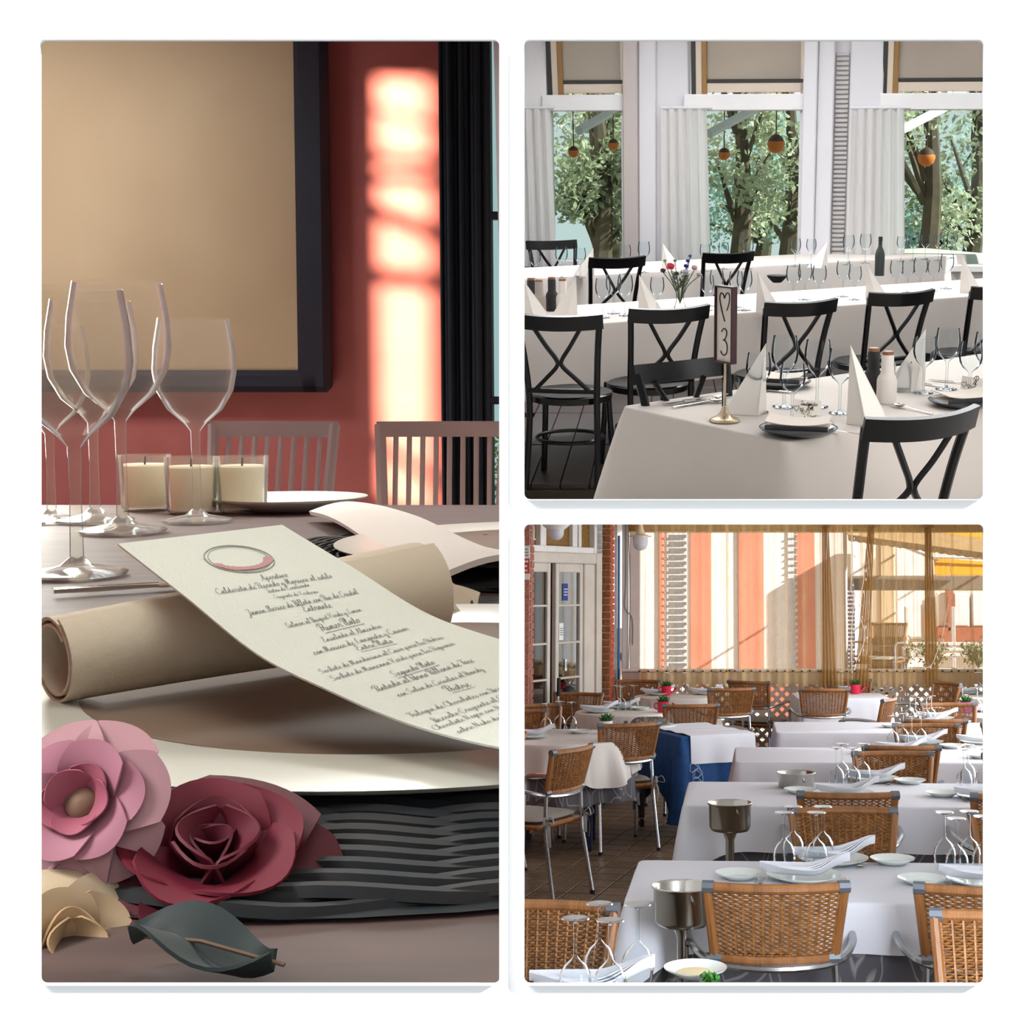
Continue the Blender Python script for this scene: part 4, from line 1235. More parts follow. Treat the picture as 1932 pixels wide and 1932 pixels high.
# ---- plates, napkins, cutlery
BREAD = [(1394, 1657, 'left of the napkin on nearest full table'), (1684, 1629, 'at far side of nearest full table'), (1739, 1667, 'at near side of nearest full table'),
         (1510, 1496, 'at left on second row table'), (1717, 1478, 'at far side of second row table'), (1779, 1502, 'at near side of second row table'),
         (1634, 1422, 'at left on third row table'), (1797, 1411, 'at right on third row table'), (1682, 1372, 'at left on fourth row table'), (1812, 1365, 'at right on fourth row table'),
         (1095, 1383, 'right of glasses on the left edge table'), (1208, 1339, 'right of the glasses under the red pot'), (1850, 1430, 'at right edge of third row table')]
for px, py, lab in BREAD:
    put(plate, 'small white bread plate ' + lab, 'plate', R3, tuple(R3.z(px, py, TZ + .002)), 0, 'bread plates', args=(.085,))
DIN = [(1517, 1660, 'at near side of nearest full table', 0), (1572, 1628, 'at far side of nearest full table', 0), (1858, 1668, 'at right edge of nearest full table', 0),
       (1598, 1502, 'at near side of second row table', 0), (1650, 1474, 'at far side of second row table', 0), (1858, 1507, 'at right edge of second row table', 0),
       (1700, 1419, 'at near side of third row table', 0), (1742, 1404, 'at far side of third row table', 0), (1850, 1404, 'at right of third row table', 0),
       (1742, 1371, 'at near side of fourth row table', 0), (1768, 1358, 'at far side of fourth row table', 0),
       (1115, 1878, 'on the very front table', 0), (1002, 1392, 'at left edge table', 0), (1130, 1344, 'at left on table under red pot', 0), (1172, 1337, 'behind glasses under red pot', 0),
       (1242, 1311, 'at left on farthest left table', 0), (1332, 1310, 'at right on farthest left table', 0), (1600, 1304, 'on square trellis table', 0), (1826, 1309, 'on smallest far right table', 0), (1860, 1342, 'on the magenta pot table', 0)]
for i, (px, py, lab, _) in enumerate(DIN):
    p = R3.z(px, py, TZ + .002)
    put(plate, 'white dinner plate under napkin ' + lab, 'plate', R3, tuple(p), 0, 'dinner plates', args=(.135,))
    put(boat_napkin, 'white boat folded napkin on plate ' + lab, 'napkin', R3, (p.x, p.y, TZ + .012), R((-4, 8, -10, 3)[i % 4]), 'boat folded napkins')
for mk, px, py, rz, lab in ((fork, 1429, 1672, -12, 'fork left of napkin plate on nearest full table'), (knife, 1592, 1668, -8, 'knife right of napkin plate on nearest full table'),
                            (fork, 1625, 1630, 170, 'fork at far side of nearest full table'), (fork, 1798, 1680, 0, 'fork by right plate on nearest full table'),
                            (fork, 1545, 1506, -12, 'fork left of napkin plate on second row table'), (knife, 1657, 1504, -10, 'knife right of napkin plate on second row table'),
                            (fork, 1677, 1478, 170, 'fork at far side of second row table'), (fork, 1816, 1508, 0, 'fork by right plate on second row table'), (knife, 1766, 1412, 170, 'knife on third row table')):
    put(mk, lab, mk.__name__, R3, tuple(R3.z(px, py, TZ + .001)), R(rz), 'cutlery of the terrace tables')
# plate with parsley, front table
p = R3.z(1312, 1840, TZ + .002)
put(plate, 'white plate with creamy dip at the very front edge', 'plate', R3, tuple(p), 0, 'bread plates', args=(.086,))
o = tag(MB().lathe([(.001, .013), (.03, .012), (.05, .009), (.052, .006)], 24).build('dip', mat('dip_cream', (232, 214, 170), .5), None), 'pool of creamy dip on front plate', 'food'); pose(o, R3, tuple(p))
def herb(n, rad, seed):
    t = thing('parsley', '', 'herb'); rnd = random.Random(seed); mb = MB()
    for k in range(n):
        a, r_ = rnd.uniform(0, 6.28), rad * rnd.random() ** .5
        mb.add([(-.006, 0, 0), (0, .012, .004), (.006, 0, 0), (0, -.008, 0)], [(0, 1, 2, 3)], T(r_ * math.cos(a), r_ * math.sin(a), .004 + rnd.random() * .02) @ Matrix.Rotation(rnd.uniform(-1, 1), 4, (rnd.uniform(-1, 1), rnd.uniform(-1, 1), .2)))
    mb.build('leaves', mat('herb_green', (60, 130, 40), .6, col2=(40, 100, 30), scale=40), t, 0, kind='stuff'); return t
put(herb, 'sprig of bright green parsley on the front plate', 'herb', R3, tuple(R3.z(1340, 1856, TZ + .012)), args=(70, .024, 2))

# ---- little plant pots
def can_pot(m, spout):
    t = thing('watering_can_pot', '', 'plant pot')
    MB().lathe([(.001, 0), (.043, 0), (.045, .004), (.048, .088), (.05, .092), (.047, .092), (.044, .085), (.001, .08)], 24).build('body', m, t)
    if spout:
        MB().tube(curve([(.045, 0, .02), (.075, 0, .045), (.095, 0, .075)], 6), [.008, .008, .008, .009, .011, .016, .022], 10).build('spout', m, t)
        MB().tube(curve([(-.046, 0, .075), (-.072, 0, .07), (-.07, 0, .035), (-.045, 0, .025)], 10), .005, 6).build('handle', m, t)
    rnd = random.Random(5); mb = MB()
    for k in range(46):
        a, el = rnd.uniform(0, 6.28), rnd.uniform(.3, 1.4); l_ = rnd.uniform(.035, .075)
        M_ = T(.02 * math.cos(a), .02 * math.sin(a), .085) @ RZ(a) @ RY(-el)
        mb.add([(0, -.004, 0), (l_ * .6, -.011, .004), (l_, 0, 0), (l_ * .6, .011, .004)], [(0, 1, 2, 3)], M_)
    mb.build('leaves', mat('pot_leaf', (70, 120, 52), .55, col2=(46, 92, 36), scale=30), t, 0, kind='stuff')
    return t
red_m = mat('red_enamel', (214, 38, 74), .35); mag_m = mat('magenta_enamel', (196, 40, 190), .35); wht_m = mat('white_ceramic', (226, 228, 228), .3)
for px, py, m_, sp, lab in ((1257, 1312, red_m, 1, 'red watering can pot with plant on farthest left table'), (1251, 1344, red_m, 1, 'red watering can pot with plant, nearer of the two on the left'),
                            (1614, 1309, red_m, 1, 'red watering can pot with plant on square trellis table'), (1822, 1345, mag_m, 1, 'magenta watering can pot with plant at far right'),
                            (1143, 1384, wht_m, 0, 'plain white pot with small green plant on left table')):
    put(can_pot, lab, 'plant pot', R3, tuple(R3.z(px, py, TZ + .001)), 0, 'potted plants on the terrace tables', args=(m_, sp))

# ---- wine buckets on stands
def wine_bucket():
    t = thing('wine_bucket_stand', '', 'wine bucket')
    MB().lathe([(.001, .70), (.07, .70), (.086, .704), (.094, .72), (.096, .815), (.102, .822), (.103, .826), (.100, .829), (.094, .822), (.091, .73), (.08, .712), (.001, .71)], 36).build('bowl', steel, t, 50)
    MB().lathe([(.024, .03), (.020, .08), (.020, .66), (.035, .70)], 16).build('pole', steel, t)
    MB().lathe([(.001, 0), (.12, 0), (.122, .01), (.09, .022), (.024, .035)], 28).build('foot', steel, t)
    for s in (-1, 1): MB().tube([(0, s * .094, .79), (0, s * .108, .79)], .006, 8).build('rivet', steel, t)
    return t
for px, py, lab in ((1377, 1515, 'steel wine bucket on stand in the middle aisle'), (1288, 1672, 'steel wine bucket on stand nearest, left of front table'), (1502, 1458, 'dark steel wine bucket farthest, before the square trellis table')):
    p = R3.z(px, py, .825); put(wine_bucket, lab, 'wine bucket', R3, (p.x, p.y, 0), R(200), 'wine buckets on stands')

# ---- service trolley with blue and white cloths
tx, ty, trz = .22, 10.72, R(24)
tr = thing('service_trolley', 'dark wooden service trolley on castors draped in blue', 'trolley', R3, (tx, ty, 0), trz)
TW, TD = .56, .80
MB().box((0, 0, .725), (TW, TD, .04), bev=.006).build('tabletop', wood_dark, tr)
MB().box((0, 0, .36), (TW - .03, TD - .03, .025), bev=.006).build('shelf', wood_dark, tr)
for sx in (-1, 1):
    for sy in (-1, 1):
        lg = MB().box((sx * (TW / 2 - .03), sy * (TD / 2 - .03), .395), (.04, .04, .65), bev=.005).build('leg', wood_dark, tr)
        MB().lathe([(.001, -.011), (.03, -.011), (.034, -.006), (.034, .006), (.03, .011), (.001, .011)], 16, T(sx * (TW / 2 - .03), sy * (TD / 2 - .03), .035) @ RY(R(90))).build('castor_wheel', rubber, lg)
        MB().box((sx * (TW / 2 - .03), sy * (TD / 2 - .03), .06), (.03, .02, .03)).build('castor_fork', steel, lg)
o = cloth(rect_peri(TW, TD, .02, .03, .24), .748, .31, .30, .03, .04, 2.4, 21.0, 12).build('blue_cloth', blue_cloth, None, 60)
tag(o, 'royal blue cloth with printed pale flowers over the trolley', 'tablecloth'); pose(o, R3, (tx, ty, 0), trz)
# printed flower sprays on its front
mb = MB(); rnd = random.Random(3)
for sx in (-.16, .12):
    for k in range(5):
        x0_, z0_ = sx + rnd.uniform(-.05, .05), .40 + rnd.uniform(0, .16)
        pts = [(x0_ + .03 * math.cos(a) * (1 + .3 * math.cos(3 * a)), 0, z0_ + .03 * math.sin(a)) for a in (6.28 * i / 12 for i in range(12))]
        mb.tube([(x, -TD / 2 - .058, z) for x, y, z in pts], .0022, 4, closed=True)
    mb.tube(curve([(sx, -TD / 2 - .058, .36), (sx + .03, -TD / 2 - .055, .46), (sx - .01, -TD / 2 - .05, .56)], 8), .0028, 4)
mb.build('flower_print', white_print, o, 60, kind='stuff')
def runner(u, v):
    L_ = [(-.19, TD / 2 + .036), (0, TD / 2 + .02), (TD, -TD / 2 - .02), (TD + .19, -TD / 2 - .036)]
    x = .045 + (u - .5) * (TW * .92); q = -.10 + (TD + .30) * v
    if q < 0: return Vector((x, TD / 2 + .022 - .06 * q, .757 + q))
    if q > TD: return Vector((x, -TD / 2 - .022 - .07 * (q - TD) - .006 * math.sin(u * 14) * (q - TD) / .2, .757 - (q - TD)))
    return Vector((x, TD / 2 + .022 - (TD + .044) * q / TD, .757 + .003 * math.sin(q * 30)))
o = MB().slab(runner, 24, 60, .003).build('white_topcloth', linen, None, 60)
tag(o, 'creased white cloth over the blue cloth on the trolley', 'tablecloth'); pose(o, R3, (tx, ty, 0), trz)
bk = thing('cutlery_basket', 'dark lacy wrapped cutlery basket at left end of trolley', 'basket', R3, tuple(R3.z(1226, 1370, .757)), R(8))
MB().slab(lambda u, v: Vector(((u - .5) * .30, (v - .5) * .12, .012 + .055 * (1 - (2 * v - 1)**2) * (1 - (2 * u - 1)**6) + .004 * math.sin(u * 60) * math.sin(v * 40))), 30, 14, .006).build('wrap', mat('lace_dark', (62, 56, 52), .8, col2=(140, 130, 120), scale=45), bk, 60)
MB().lathe([(.001, 0), (.19, .0), (.20, .012), (.195, .014), (.001, .006)], 32).build('tray', china, bk)

# ---- things standing by the double door
um = thing('folded_parasol_pole', 'black gripped metal pole leaning before the door', 'pole', R3, tuple(R3.y(1052, 1370, 12.75)) )
MB().tube([(0, 0, -.6), (.005, .02, .26)], .012, 8).build('shaft', steel, um); MB().tube([(.005, .02, .26), (.007, .025, .42)], .017, 8).build('grip', rubber, um)
cv = thing('black_cover', 'black hooded cover standing by the right door leaf', 'cover', R3, tuple(R3.y(1073, 1318, 13.1)))
MB().lathe([(.075, -.9), (.078, -.3), (.075, -.02), (.068, .05), (.05, .095), (.02, .115), (.001, .118)], 16, RZ(.3) @ Matrix.Diagonal((1, .6, 1, 1))).build('hood', mat('black_nylon', (20, 20, 24), .55), cv, 60)
MB().tube(curve([(-.05, -.03, .08), (-.06, -.05, .02), (-.045, -.05, -.05), (-.06, -.05, -.1)], 8), .007, 6).build('strap', rubber, cv)
# ================================================================ the white dining room (upper right opening)
def cut_below(o, room, py):
    """Trim where the shelf under this room stands."""
    a, b = room.ray(300, py), room.ray(1800, py)
    n = a.cross(b).normalized()
    if n.z > 0: n = -n
    L = room.M.inverted() @ o.matrix_world
    Li = L.inverted(); p = Li @ Vector((0, 0, room.H)); nl = (L.to_3x3().transposed() @ n).normalized()
    o.data = o.data.copy()
    bm = bmesh.new(); bm.from_mesh(o.data)
    bmesh.ops.bisect_plane(bm, geom=bm.verts[:] + bm.edges[:] + bm.faces[:], plane_co=p, plane_no=nl, clear_outer=True)
    bm.to_mesh(o.data); bm.free()


room_white = mat('room_white', (222, 220, 220), .75, col2=(216, 214, 214), scale=3)
rays_block('wall_divider', R2, room_white, [(962, -450), (970, -450), (970, 966), (962, 966)], .96, 21.0)
rays_block('wall_right', R2, room_white, [(2600, -450), (2608, -450), (2608, 966), (2600, 966)], .96, 11.4)
rays_block('ceiling_2', R2, room_white, [(970, -458), (2608, -458), (2608, -450), (970, -450)], .96, 14.5)
rays_block('ceiling_3', R1, room_white, [(-460, -458), (962, -458), (962, -450), (-460, -450)], .96, 21.0)
black_wood = mat('black_wood', (10, 9, 10), .3, spec=.22)
grey_linen = weave_mat('dining_cloth', (206, 198, 190), (200, 192, 186), 120, 120, .85, .1)
paper_white = mat('napkin_paper', (236, 230, 222), .85)
oak_floor = mat('dark_floor', (46, 30, 22), .5, col2=(30, 20, 16), scale=6, stretch=(1, 6, 1))

# floor of dark boards
def left_limit(y, px=972): return R2.y(px, 600, y).x
fl = struct('floor_2', MB().add([(left_limit(7.1), 7.1, z) for z in (-.09, -.03)] + [(4.6, 7.1, z) for z in (-.09, -.03)] + [(left_limit(14.2), 14.2, z) for z in (-.09, -.03)] + [(4.6, 14.2, z) for z in (-.09, -.03)], [(0, 1, 3, 2), (4, 6, 7, 5), (0, 4, 5, 1), (2, 3, 7, 6), (1, 5, 7, 3), (0, 2, 6, 4)]), grout, R2)
pm = MB().box((0, 0, 0), (.145, .98, .03), bev=.003).mesh('plank', oak_floor, 0)
for i in range(-14, 30):
    for j in range(6):
        x, y = i * .15, 7.62 + j * 1.0
        if left_limit(y + .5) + .08 < x < 3.2:
            q = link('plank', pm, fl); q.location = (x, y, -.016)

# window wall, nearer on the right
WA, WB = R2.y(1000, 270, 13.2), R2.y(1850, 270, 12.6)
wd_ = Vector((WB.x - WA.x, WB.y - WA.y, 0)).normalized(); wn = Vector((wd_.y, -wd_.x, 0))
WM = Matrix(((wd_.x, wn.x, 0, WA.x), (wd_.y, wn.y, 0, WA.y), (0, 0, 1, 0), (0, 0, 0, 1)))
def wpt(px, py): return R2.plane(px, py, WA, wn)
def wz(px, py): return wpt(px, py).z
def wsx(px): return (wpt(px, 300) - WA).dot(wd_)
def wbox(mb, px0, px1, z0, z1, o0, o1, bev=0.0):
    s0, s1 = wsx(px0), wsx(px1)
    return mb.box(((s0 + s1) / 2, (o0 + o1) / 2, (z0 + z1) / 2), (s1 - s0, o1 - o0, z1 - z0), WM, bev)
ZT = wz(1400, -70); Z0 = -.03
ztr0, ztr1 = wz(1400, 209), wz(1400, 178)       # transom rail
zsill = wz(1400, 500)
mb = MB()
wbox(mb, 940, 1036, Z0, ZT, -.1, .06); wbox(mb, 1036, 2040, Z0, zsill, -.1, .04); wbox(mb, 1910, 2040, Z0, ZT, -.1, .05); wbox(mb, 1036, 2040, wz(1400, -20), ZT, -.1, .06)
struct('wall_window_side', mb, room_white, R2)
shade_louvre_grey = mat('shade_louvre_grey', (170, 160, 156), .7); lite_post = mat('pale_post', (206, 204, 208), .7)  # grey carries the painted shade of the post's left part, also backs louvres
mb = MB(); wbox(mb, 1181, 1208, Z0, ZT, -.1, .16, .01); o = struct('trim_5', mb, shade_louvre_grey, R2, label='left part of the post between left and middle windows, shade painted in')
mb = MB(); wbox(mb, 1208, 1240, Z0, ZT, -.1, .10, .01); wbox(mb, 1236, 1300, Z0, ZT, -.1, .05, .01); struct('trim_6', mb, lite_post, R2, label='pale post right of the part with painted shade')
mb = MB(); wbox(mb, 1514, 1540, Z0, ZT, -.1, .14, .01); wbox(mb, 1540, 1571, Z0, ZT, -.1, .10, .01); wbox(mb, 1571, 1600, Z0, ZT, -.1, .02); wbox(mb, 1600, 1662, Z0, ZT, -.1, .08, .01)
struct('trim_7', mb, lite_post, R2, label='broad white post between middle and right windows')
lv = thing('louvre_panel', 'tall grey louvred panel on the broad white window post', 'louvre', R2)
wbox(MB(), 1573, 1598, wz(1585, 480), wz(1585, 100), .02, .03).build('backing', shade_louvre_grey, lv, 0)
slat = mat('louvre_grey', (176, 174, 174), .6)
me = None
for k in range(44):
    z = wz(1585, 478) + (wz(1585, 103) - wz(1585, 478)) * k / 43
    q = wbox(MB(), 1573.5, 1597.5, -.012, .012, .032, .045, .003)
    if me is None: me = q.mesh('slat', slat, 0)
    s_ = link('slat', me, lv); s_.location.z = z
gold = mat('varnished_wood', (128, 94, 44), .4); dark_fr = mat('dark_frame', (34, 32, 28), .5); beige_fr = mat('beige_frame', (196, 182, 166), .6)
pane_m = glass_mat('window_glass', (226, 236, 232), .12, .06)
hop_m = mat('hopper_reflect_tan', (190, 180, 166), .35, col2=(178, 168, 156), scale=1.5, trans=.45)  # tan of the light reflecting off the panes is put into this colour
def big_window(n, l0, l1, h0, label):
    t = thing('window_%d' % n, '', 'window', R2); del t['label'], t['category']
    t['kind'] = 'structure'; t['label'] = label
    fr = MB(); wbox(fr, l0 - 8, l1 + 4, ztr0, ztr1, -.08, .09, .008); wbox(fr, l0 - 4, l0 + 6, zsill, ztr0, -.08, .05, .006); wbox(fr, l1 - 6, l1 + 4, zsill, ztr0, -.08, .05, .006)
    wbox(fr, l0 - 4, l1 + 4, zsill - .03, zsill + .03, -.08, .10, .006)
    fr.build('window_frame', room_white, t)
    wbox(MB(), l0 + 4, l1 - 4, zsill + .02, ztr0, -.03, -.024).build('pane', pane_m, t, 0)
    hz0, hz1 = ztr1, wz(1400, -20)
    tilt = T(0, .0, hz0) @ RX(R(-7)) @ T(0, 0, -hz0)
    def hb(mb, a, b, z0, z1, o0, o1, bev=.004):
        s0, s1 = wsx(a), wsx(b)
        return mb.box(((s0 + s1) / 2, (o0 + o1) / 2, (z0 + z1) / 2), (s1 - s0, o1 - o0, z1 - z0), WM @ tilt, bev)
    hs = hb(MB(), h0, h0 + 8, hz0, hz1, .0, .05).build('hopper_frame', dark_fr, t, label='dark outer edge of the tilted top sash')
    hb(MB(), h0 + 8, h0 + 20, hz0, hz1, .0, .04).build('stile', beige_fr, hs)
    hb(MB(), h0 + 20, h0 + 29, hz0, hz1, .0, .05).build('stile', gold, hs)
    hb(hb(MB(), h0 + 29, l1, hz0 + .02, hz0 + .10, 0, .04), l1 - 6, l1, hz0, hz1, 0, .04).build('bottom_rail', beige_fr, hs)
    hb(MB(), h0 + 29, l1, hz0 + .10, hz0 + .13, 0, .045).build('bead', dark_fr, hs)
    hb(MB(), h0 + 29, l1 - 6, hz0 + .13, hz1, .015, .02, 0).build('pane', hop_m, hs, 0)
    return t
big_window(2, 1036, 1180, 1038, 'left tall window of the white dining room')
big_window(3, 1300, 1514, 1305, 'middle tall window of the white dining room')
big_window(4, 1664, 1900, 1660, 'right tall window of the white dining room')
veil = mat('white_veil', (236, 234, 232), .9, trans=.5)
for px0, px1, lab in ((984, 1052, 'white curtain at left edge of the window wall'), (1250, 1346, 'white curtain left of the middle window'), (1602, 1714, 'brightest white curtain left of the right window')):
    t = thing('white_curtain', lab, 'curtain', R2)
    s0, s1 = wsx(px0), wsx(px1); zt = wz((px0 + px1) / 2, 206); zb = wz(px0, 500); k_ = max(3, (s1 - s0) / .09)
    MB().grid(lambda u, v: WM @ Vector((s0 + (s1 - s0) * u * (1 - .10 * v), .12 + .018 * math.sin(k_ * 6.28 * u + v * .6) + .008 * math.sin(k_ * 14 * u), zb + (zt - zb) * v)), int(k_ * 10), 8).build('panel', veil, t, 180)
    MB().tube([WM @ Vector((s0, .12, zt + .01)), WM @ Vector((s1, .12, zt + .01))], .012, 8).build('rail', lite_post, t)

# outside: awning arms, lanterns, trees
lan_m = mat('lantern_orange', (232, 136, 52), .6, trans=.3); lan_d = mat('lantern_dark', (74, 44, 24), .7)
def lantern(r):
    t = thing('lantern', '', 'lantern')
    MB().lathe([(r * .35, -r * .95), (r * .8, -r * .6), (r, 0.0), (r * .9, r * .3)], 16).build('globe', lan_m, t, 60)
    MB().lathe([(r * .9, r * .3), (r * .7, r * .75), (r * .25, r * 1.05), (.001, r * 1.1)], 16).build('hood', lan_d, t, 60)
    MB().tube([(0, 0, r), (0, 0, r + 1.6)], .006, 5).build('cord', lan_d, t)
    return t
for px, py, rr, lab in ((1082, 287, .055, 'small brown orange lantern outside the left window, lower'), (1157, 273, .055, 'small brown orange lantern outside the left window, upper'), (1366, 291, .06, 'pale orange lantern behind the middle window, left'),
                        (1464, 272, .09, 'large orange lantern behind the middle window'), (1748, 297, .09, 'large orange lantern behind the right window')):
    put(lantern, lab, 'lantern', R2, tuple(R2.y(px, py, 14.4)), 0, 'lanterns outside the dining room', args=(rr,))
for a, b_, lab in (((1338, 252), (1428, 204), 'white slanting awning brace behind the middle window'), ((1696, 248), (1784, 202), 'white slanting awning brace behind the right window'), ((1092, 246), (1150, 214), 'white slanting awning brace behind the left window')):
    A, B = R2.y(a[0], a[1], 13.8), R2.y(b_[0], b_[1], 14.2)
    t = thing('awning_brace', lab, 'brace', R2, (0, 0, 0), 0, 'awning arms')
    MB().tube([A, B], .045, 8).build('bar', room_white, t); MB().tube([B, B + Vector((.03, 0, 1.0))], .05, 8).build('bracket', room_white, t)
bark = mat('bark', (92, 78, 60), .9, col2=(70, 60, 48), scale=8)
tree_ms = [mat('tree_leaf_a', (166, 172, 142), .7, col2=(132, 142, 112), scale=1.2, trans=.3), mat('tree_leaf_b', (200, 202, 176), .7, col2=(164, 172, 142), scale=1.2, trans=.3), mat('tree_leaf_c', (184, 208, 200), .7, col2=(152, 184, 174), scale=1.5, trans=.3)]
def tree(h, rad, n, mi, seed):
    t = thing('tree', '', 'tree'); rnd = random.Random(seed)
    tr = MB().tube(curve([(0, 0, 0), (.1, 0, h * .35), (-.05, .1, h * .8)], 8), [.16, .15, .14, .12, .11, .09, .07, .06, .04], 7)
    blobs = []
    for k in range(9):
        a = rnd.uniform(0, 6.28); z = h * rnd.uniform(.25, .95); r_ = rad * (1.1 - .6 * abs(z / h - .5)) * rnd.uniform(.3, .8)
        c = Vector((r_ * math.cos(a), r_ * math.sin(a), z)); blobs.append((c, rad * rnd.uniform(.35, .55)))
        tr.tube(curve([(0, 0, z * .6), (c.x * .5, c.y * .5, z * .8), c], 5), [.05, .045, .04, .03, .02, .012], 5)
    mb = MB()
    for k in range(n):
        c, r_ = rnd.choice(blobs)
        d = Vector((rnd.gauss(0, 1), rnd.gauss(0, 1), rnd.gauss(0, 1))).normalized() * r_ * rnd.random() ** .4
        s_ = rnd.uniform(.035, .075)
        mb.add([(-s_ * .5, 0, 0), (0, s_, .02), (s_ * .5, 0, 0), (0, -s_, 0)], [(0, 1, 2, 3)], T(*(c + d)) @ Matrix.Rotation(rnd.uniform(0, 6.28), 4, (rnd.uniform(-1, 1), rnd.uniform(-1, 1), rnd.uniform(-1, 1))))
    tr.build('trunk', bark, t); mb.build('foliage', tree_ms[mi], t, 0, kind='stuff')
    return t
for px, y, h, rad, mi, lab in ((1120, 18, 4.2, .75, 0, 'dark leafy tree behind the left window'), (1150, 23, 4.0, 1.2, 1, 'pale leafy tree farther behind the left window'), (1392, 19, 4.4, .9, 1, 'pale green tree behind the middle window, left'),
                               (1490, 21, 4.6, 1.3, 0, 'dark green tree behind the middle window, right'), (1440, 24, 2.4, 1.2, 2, 'low blue green bush tree behind the middle window'), (1760, 18, 4.4, 1.1, 1, 'pale green tree behind the right window, left'),
                               (1850, 21, 4.6, 1.3, 0, 'dark green tree behind the right window, right edge'), (1800, 24, 2.2, 1.2, 2, 'low blue green bush tree behind the right window')):
    x = R2.y(px, 0, y).x; put(tree, lab, 'tree', R2, (x, y, -.4), 0, None, args=(h, rad, 2600, mi, px))
struct('lawn', MB().add([(left_limit(17, 990), 17, -.42), (4.3, 17, -.42), (6.2, 25.5, -.42), (left_limit(25.5, 990), 25.5, -.42)], [(0, 1, 2, 3)]), mat('lawn_green', (92, 108, 82), .95, col2=(78, 94, 70), scale=4), R2)

# ---- chairs
def cross_chair():
    t = thing('bentwood_chair', '', 'chair')
    for s in (-1, 1):
        MB().tube(curve([(.185 * s, -.25, 0), (.175 * s, -.19, .25), (.172 * s, -.175, .46), (.185 * s, -.215, .68), (.205 * s, -.265, .865)], 16), .0165, 8).build('back_post', black_wood, t)
        MB().tube(curve([(.19 * s, .20, 0), (.175 * s, .185, .25), (.165 * s, .17, .45)], 6), .016, 8).build('leg', black_wood, t)
    def tr(u, v):
        x = (u * 2 - 1) * .222
        return Vector((x, -.262 - .052 * (1 - (x / .222) ** 2) - .018 * v, .815 + .072 * v + .010 * (x / .222) ** 2))
    MB().slab(tr, 20, 4, .022).build('top_rail', black_wood, t, 50)
    for s in (-1, 1):
        pts = curve([(.115 * s, -.29, .825), (.06 * s, -.272, .735), (.014 * s, -.25, .665), (.014 * s, -.24, .63), (.07 * s, -.215, .57), (.135 * s, -.195, .505)], 24)
        MB().tube(pts, .0115, 6).build('cross_splat', black_wood, t)
    MB().tube([(-.172, -.185, .50), (0, -.20, .50), (.172, -.185, .50)], .014, 8).build('lower_rail', black_wood, t)
    def st(u, v):
        a = u * 6.28318; rr = .205 * (1 + .06 * math.cos(2 * a) ** 2)
        return Vector((rr * v * math.cos(a), rr * v * math.sin(a) * 1.0 - .0, .468 - .008 * (1 - v * v)))
    mb = MB().grid(st, 32, 4); mb.lathe([(.20, .425), (.215, .43), (.218, .46), (.206, .468)], 32, cap=False)
    mb.build('seat', black_wood, t, 50)
    mb = MB().tube([(.17 * math.cos(a), .17 * math.sin(a) - .01, .23) for a in (6.28 * i / 24 for i in range(24))], .010, 6, closed=True)
    mb.build('stretcher_ring', black_wood, t)
    return t
def hero(maker, label, cat, loc, rz, group, py=958):
    """A copy with meshes of its own, trimmed where it meets the shelf under the room."""
    o = put(maker, label, cat, R2, loc, rz, group)
    bpy.context.view_layer.update()
    for c in list(o.children):
        c.data = c.data.copy(); cut_below(c, R2, py)
        if len(c.data.vertices) == 0: bpy.data.objects.remove(c)
    return o
G2 = 'black bentwood chairs of the dining room'
def chair_at(px, py, rz, lab, big=False, g=G2):
    p = R2.z(px, py, .875); ang = rz
    loc = (p.x - .295 * math.sin(ang), p.y + .295 * math.cos(ang), 0)
    return (hero if big else (lambda m, l, c, lo, r, gg: put(m, l, c, R2, lo, r, gg)))(cross_chair, lab, 'chair', loc, rz, g)
chair_at(1050, 600, R(-8), 'black bentwood chair whole at left edge by the long table')
chair_at(1265, 586, R(24), 'black bentwood chair behind the table number, left on the long table')
chair_at(1514, 574, R(26), 'black bentwood chair above the wine glasses, middle of the long table')
chair_at(1704, 556, R(27), 'black bentwood chair above the mills, right on the long table')
chair_at(1893, 545, R(27), 'black bentwood chair at right edge on the long table, only one post showing')
chair_at(1166, 490, R(25), 'black bentwood chair back left of the flowers, far table')
chair_at(1376, 481, R(27), 'black bentwood chair back right of the flowers, far table')
chair_at(1040, 458, R(200), 'farthest black bentwood chair back below the left curtain')
chair_at(1280, 690, R(214), 'black bentwood chair with glossy back beside the sign, its front to the set table', True)
chair_at(1746, 790, R(30), 'closest black bentwood chair backing the viewer at lower right', True)

# ---- tables
def lay2(C, yaw, w, d, where, drop, seed, flare=.04, cut=False, corner=.1):
    t = thing('dining_table', 'table under a white cloth, ' + where, 'table', R2, (C.x, C.y, 0), yaw)
    MB().box((0, 0, .73), (w - .02, d - .02, .03), bev=.006).build('tabletop', black_wood, t)
    for sx in (-1, 1):
        for sy in (-1, 1):
            if not cut: MB().box((sx * (w / 2 - .09), sy * (d / 2 - .09), .355), (.06, .06, .71), bev=.006).build('leg', black_wood, t)
    o = cloth(rect_peri(w, d, .025), .75, drop, corner, flare, .035, 2.2, seed, 14).build('tablecloth', grey_linen, None, 60)
    tag(o, 'pale tablecloth, ' + where, 'tablecloth', 'dining room tablecloths'); pose(o, R2, (C.x, C.y, 0), yaw)
    if cut: bpy.context.view_layer.update(); cut_below(o, R2, 958)
    bpy.context.view_layer.update()
    for c_ in [o] + list(t.children):
        c_.data = c_.data.copy(); cut_side(c_, R2, 972)
    return t
K2, K1 = R2.z(1483, 834, .75), R2.z(1176, 766, .75)
e2 = (K2 - K1); wdt = e2.length; e2.normalize(); e1 = Vector((-e2.y, e2.x, 0))      # e1: along the table, to the right and back
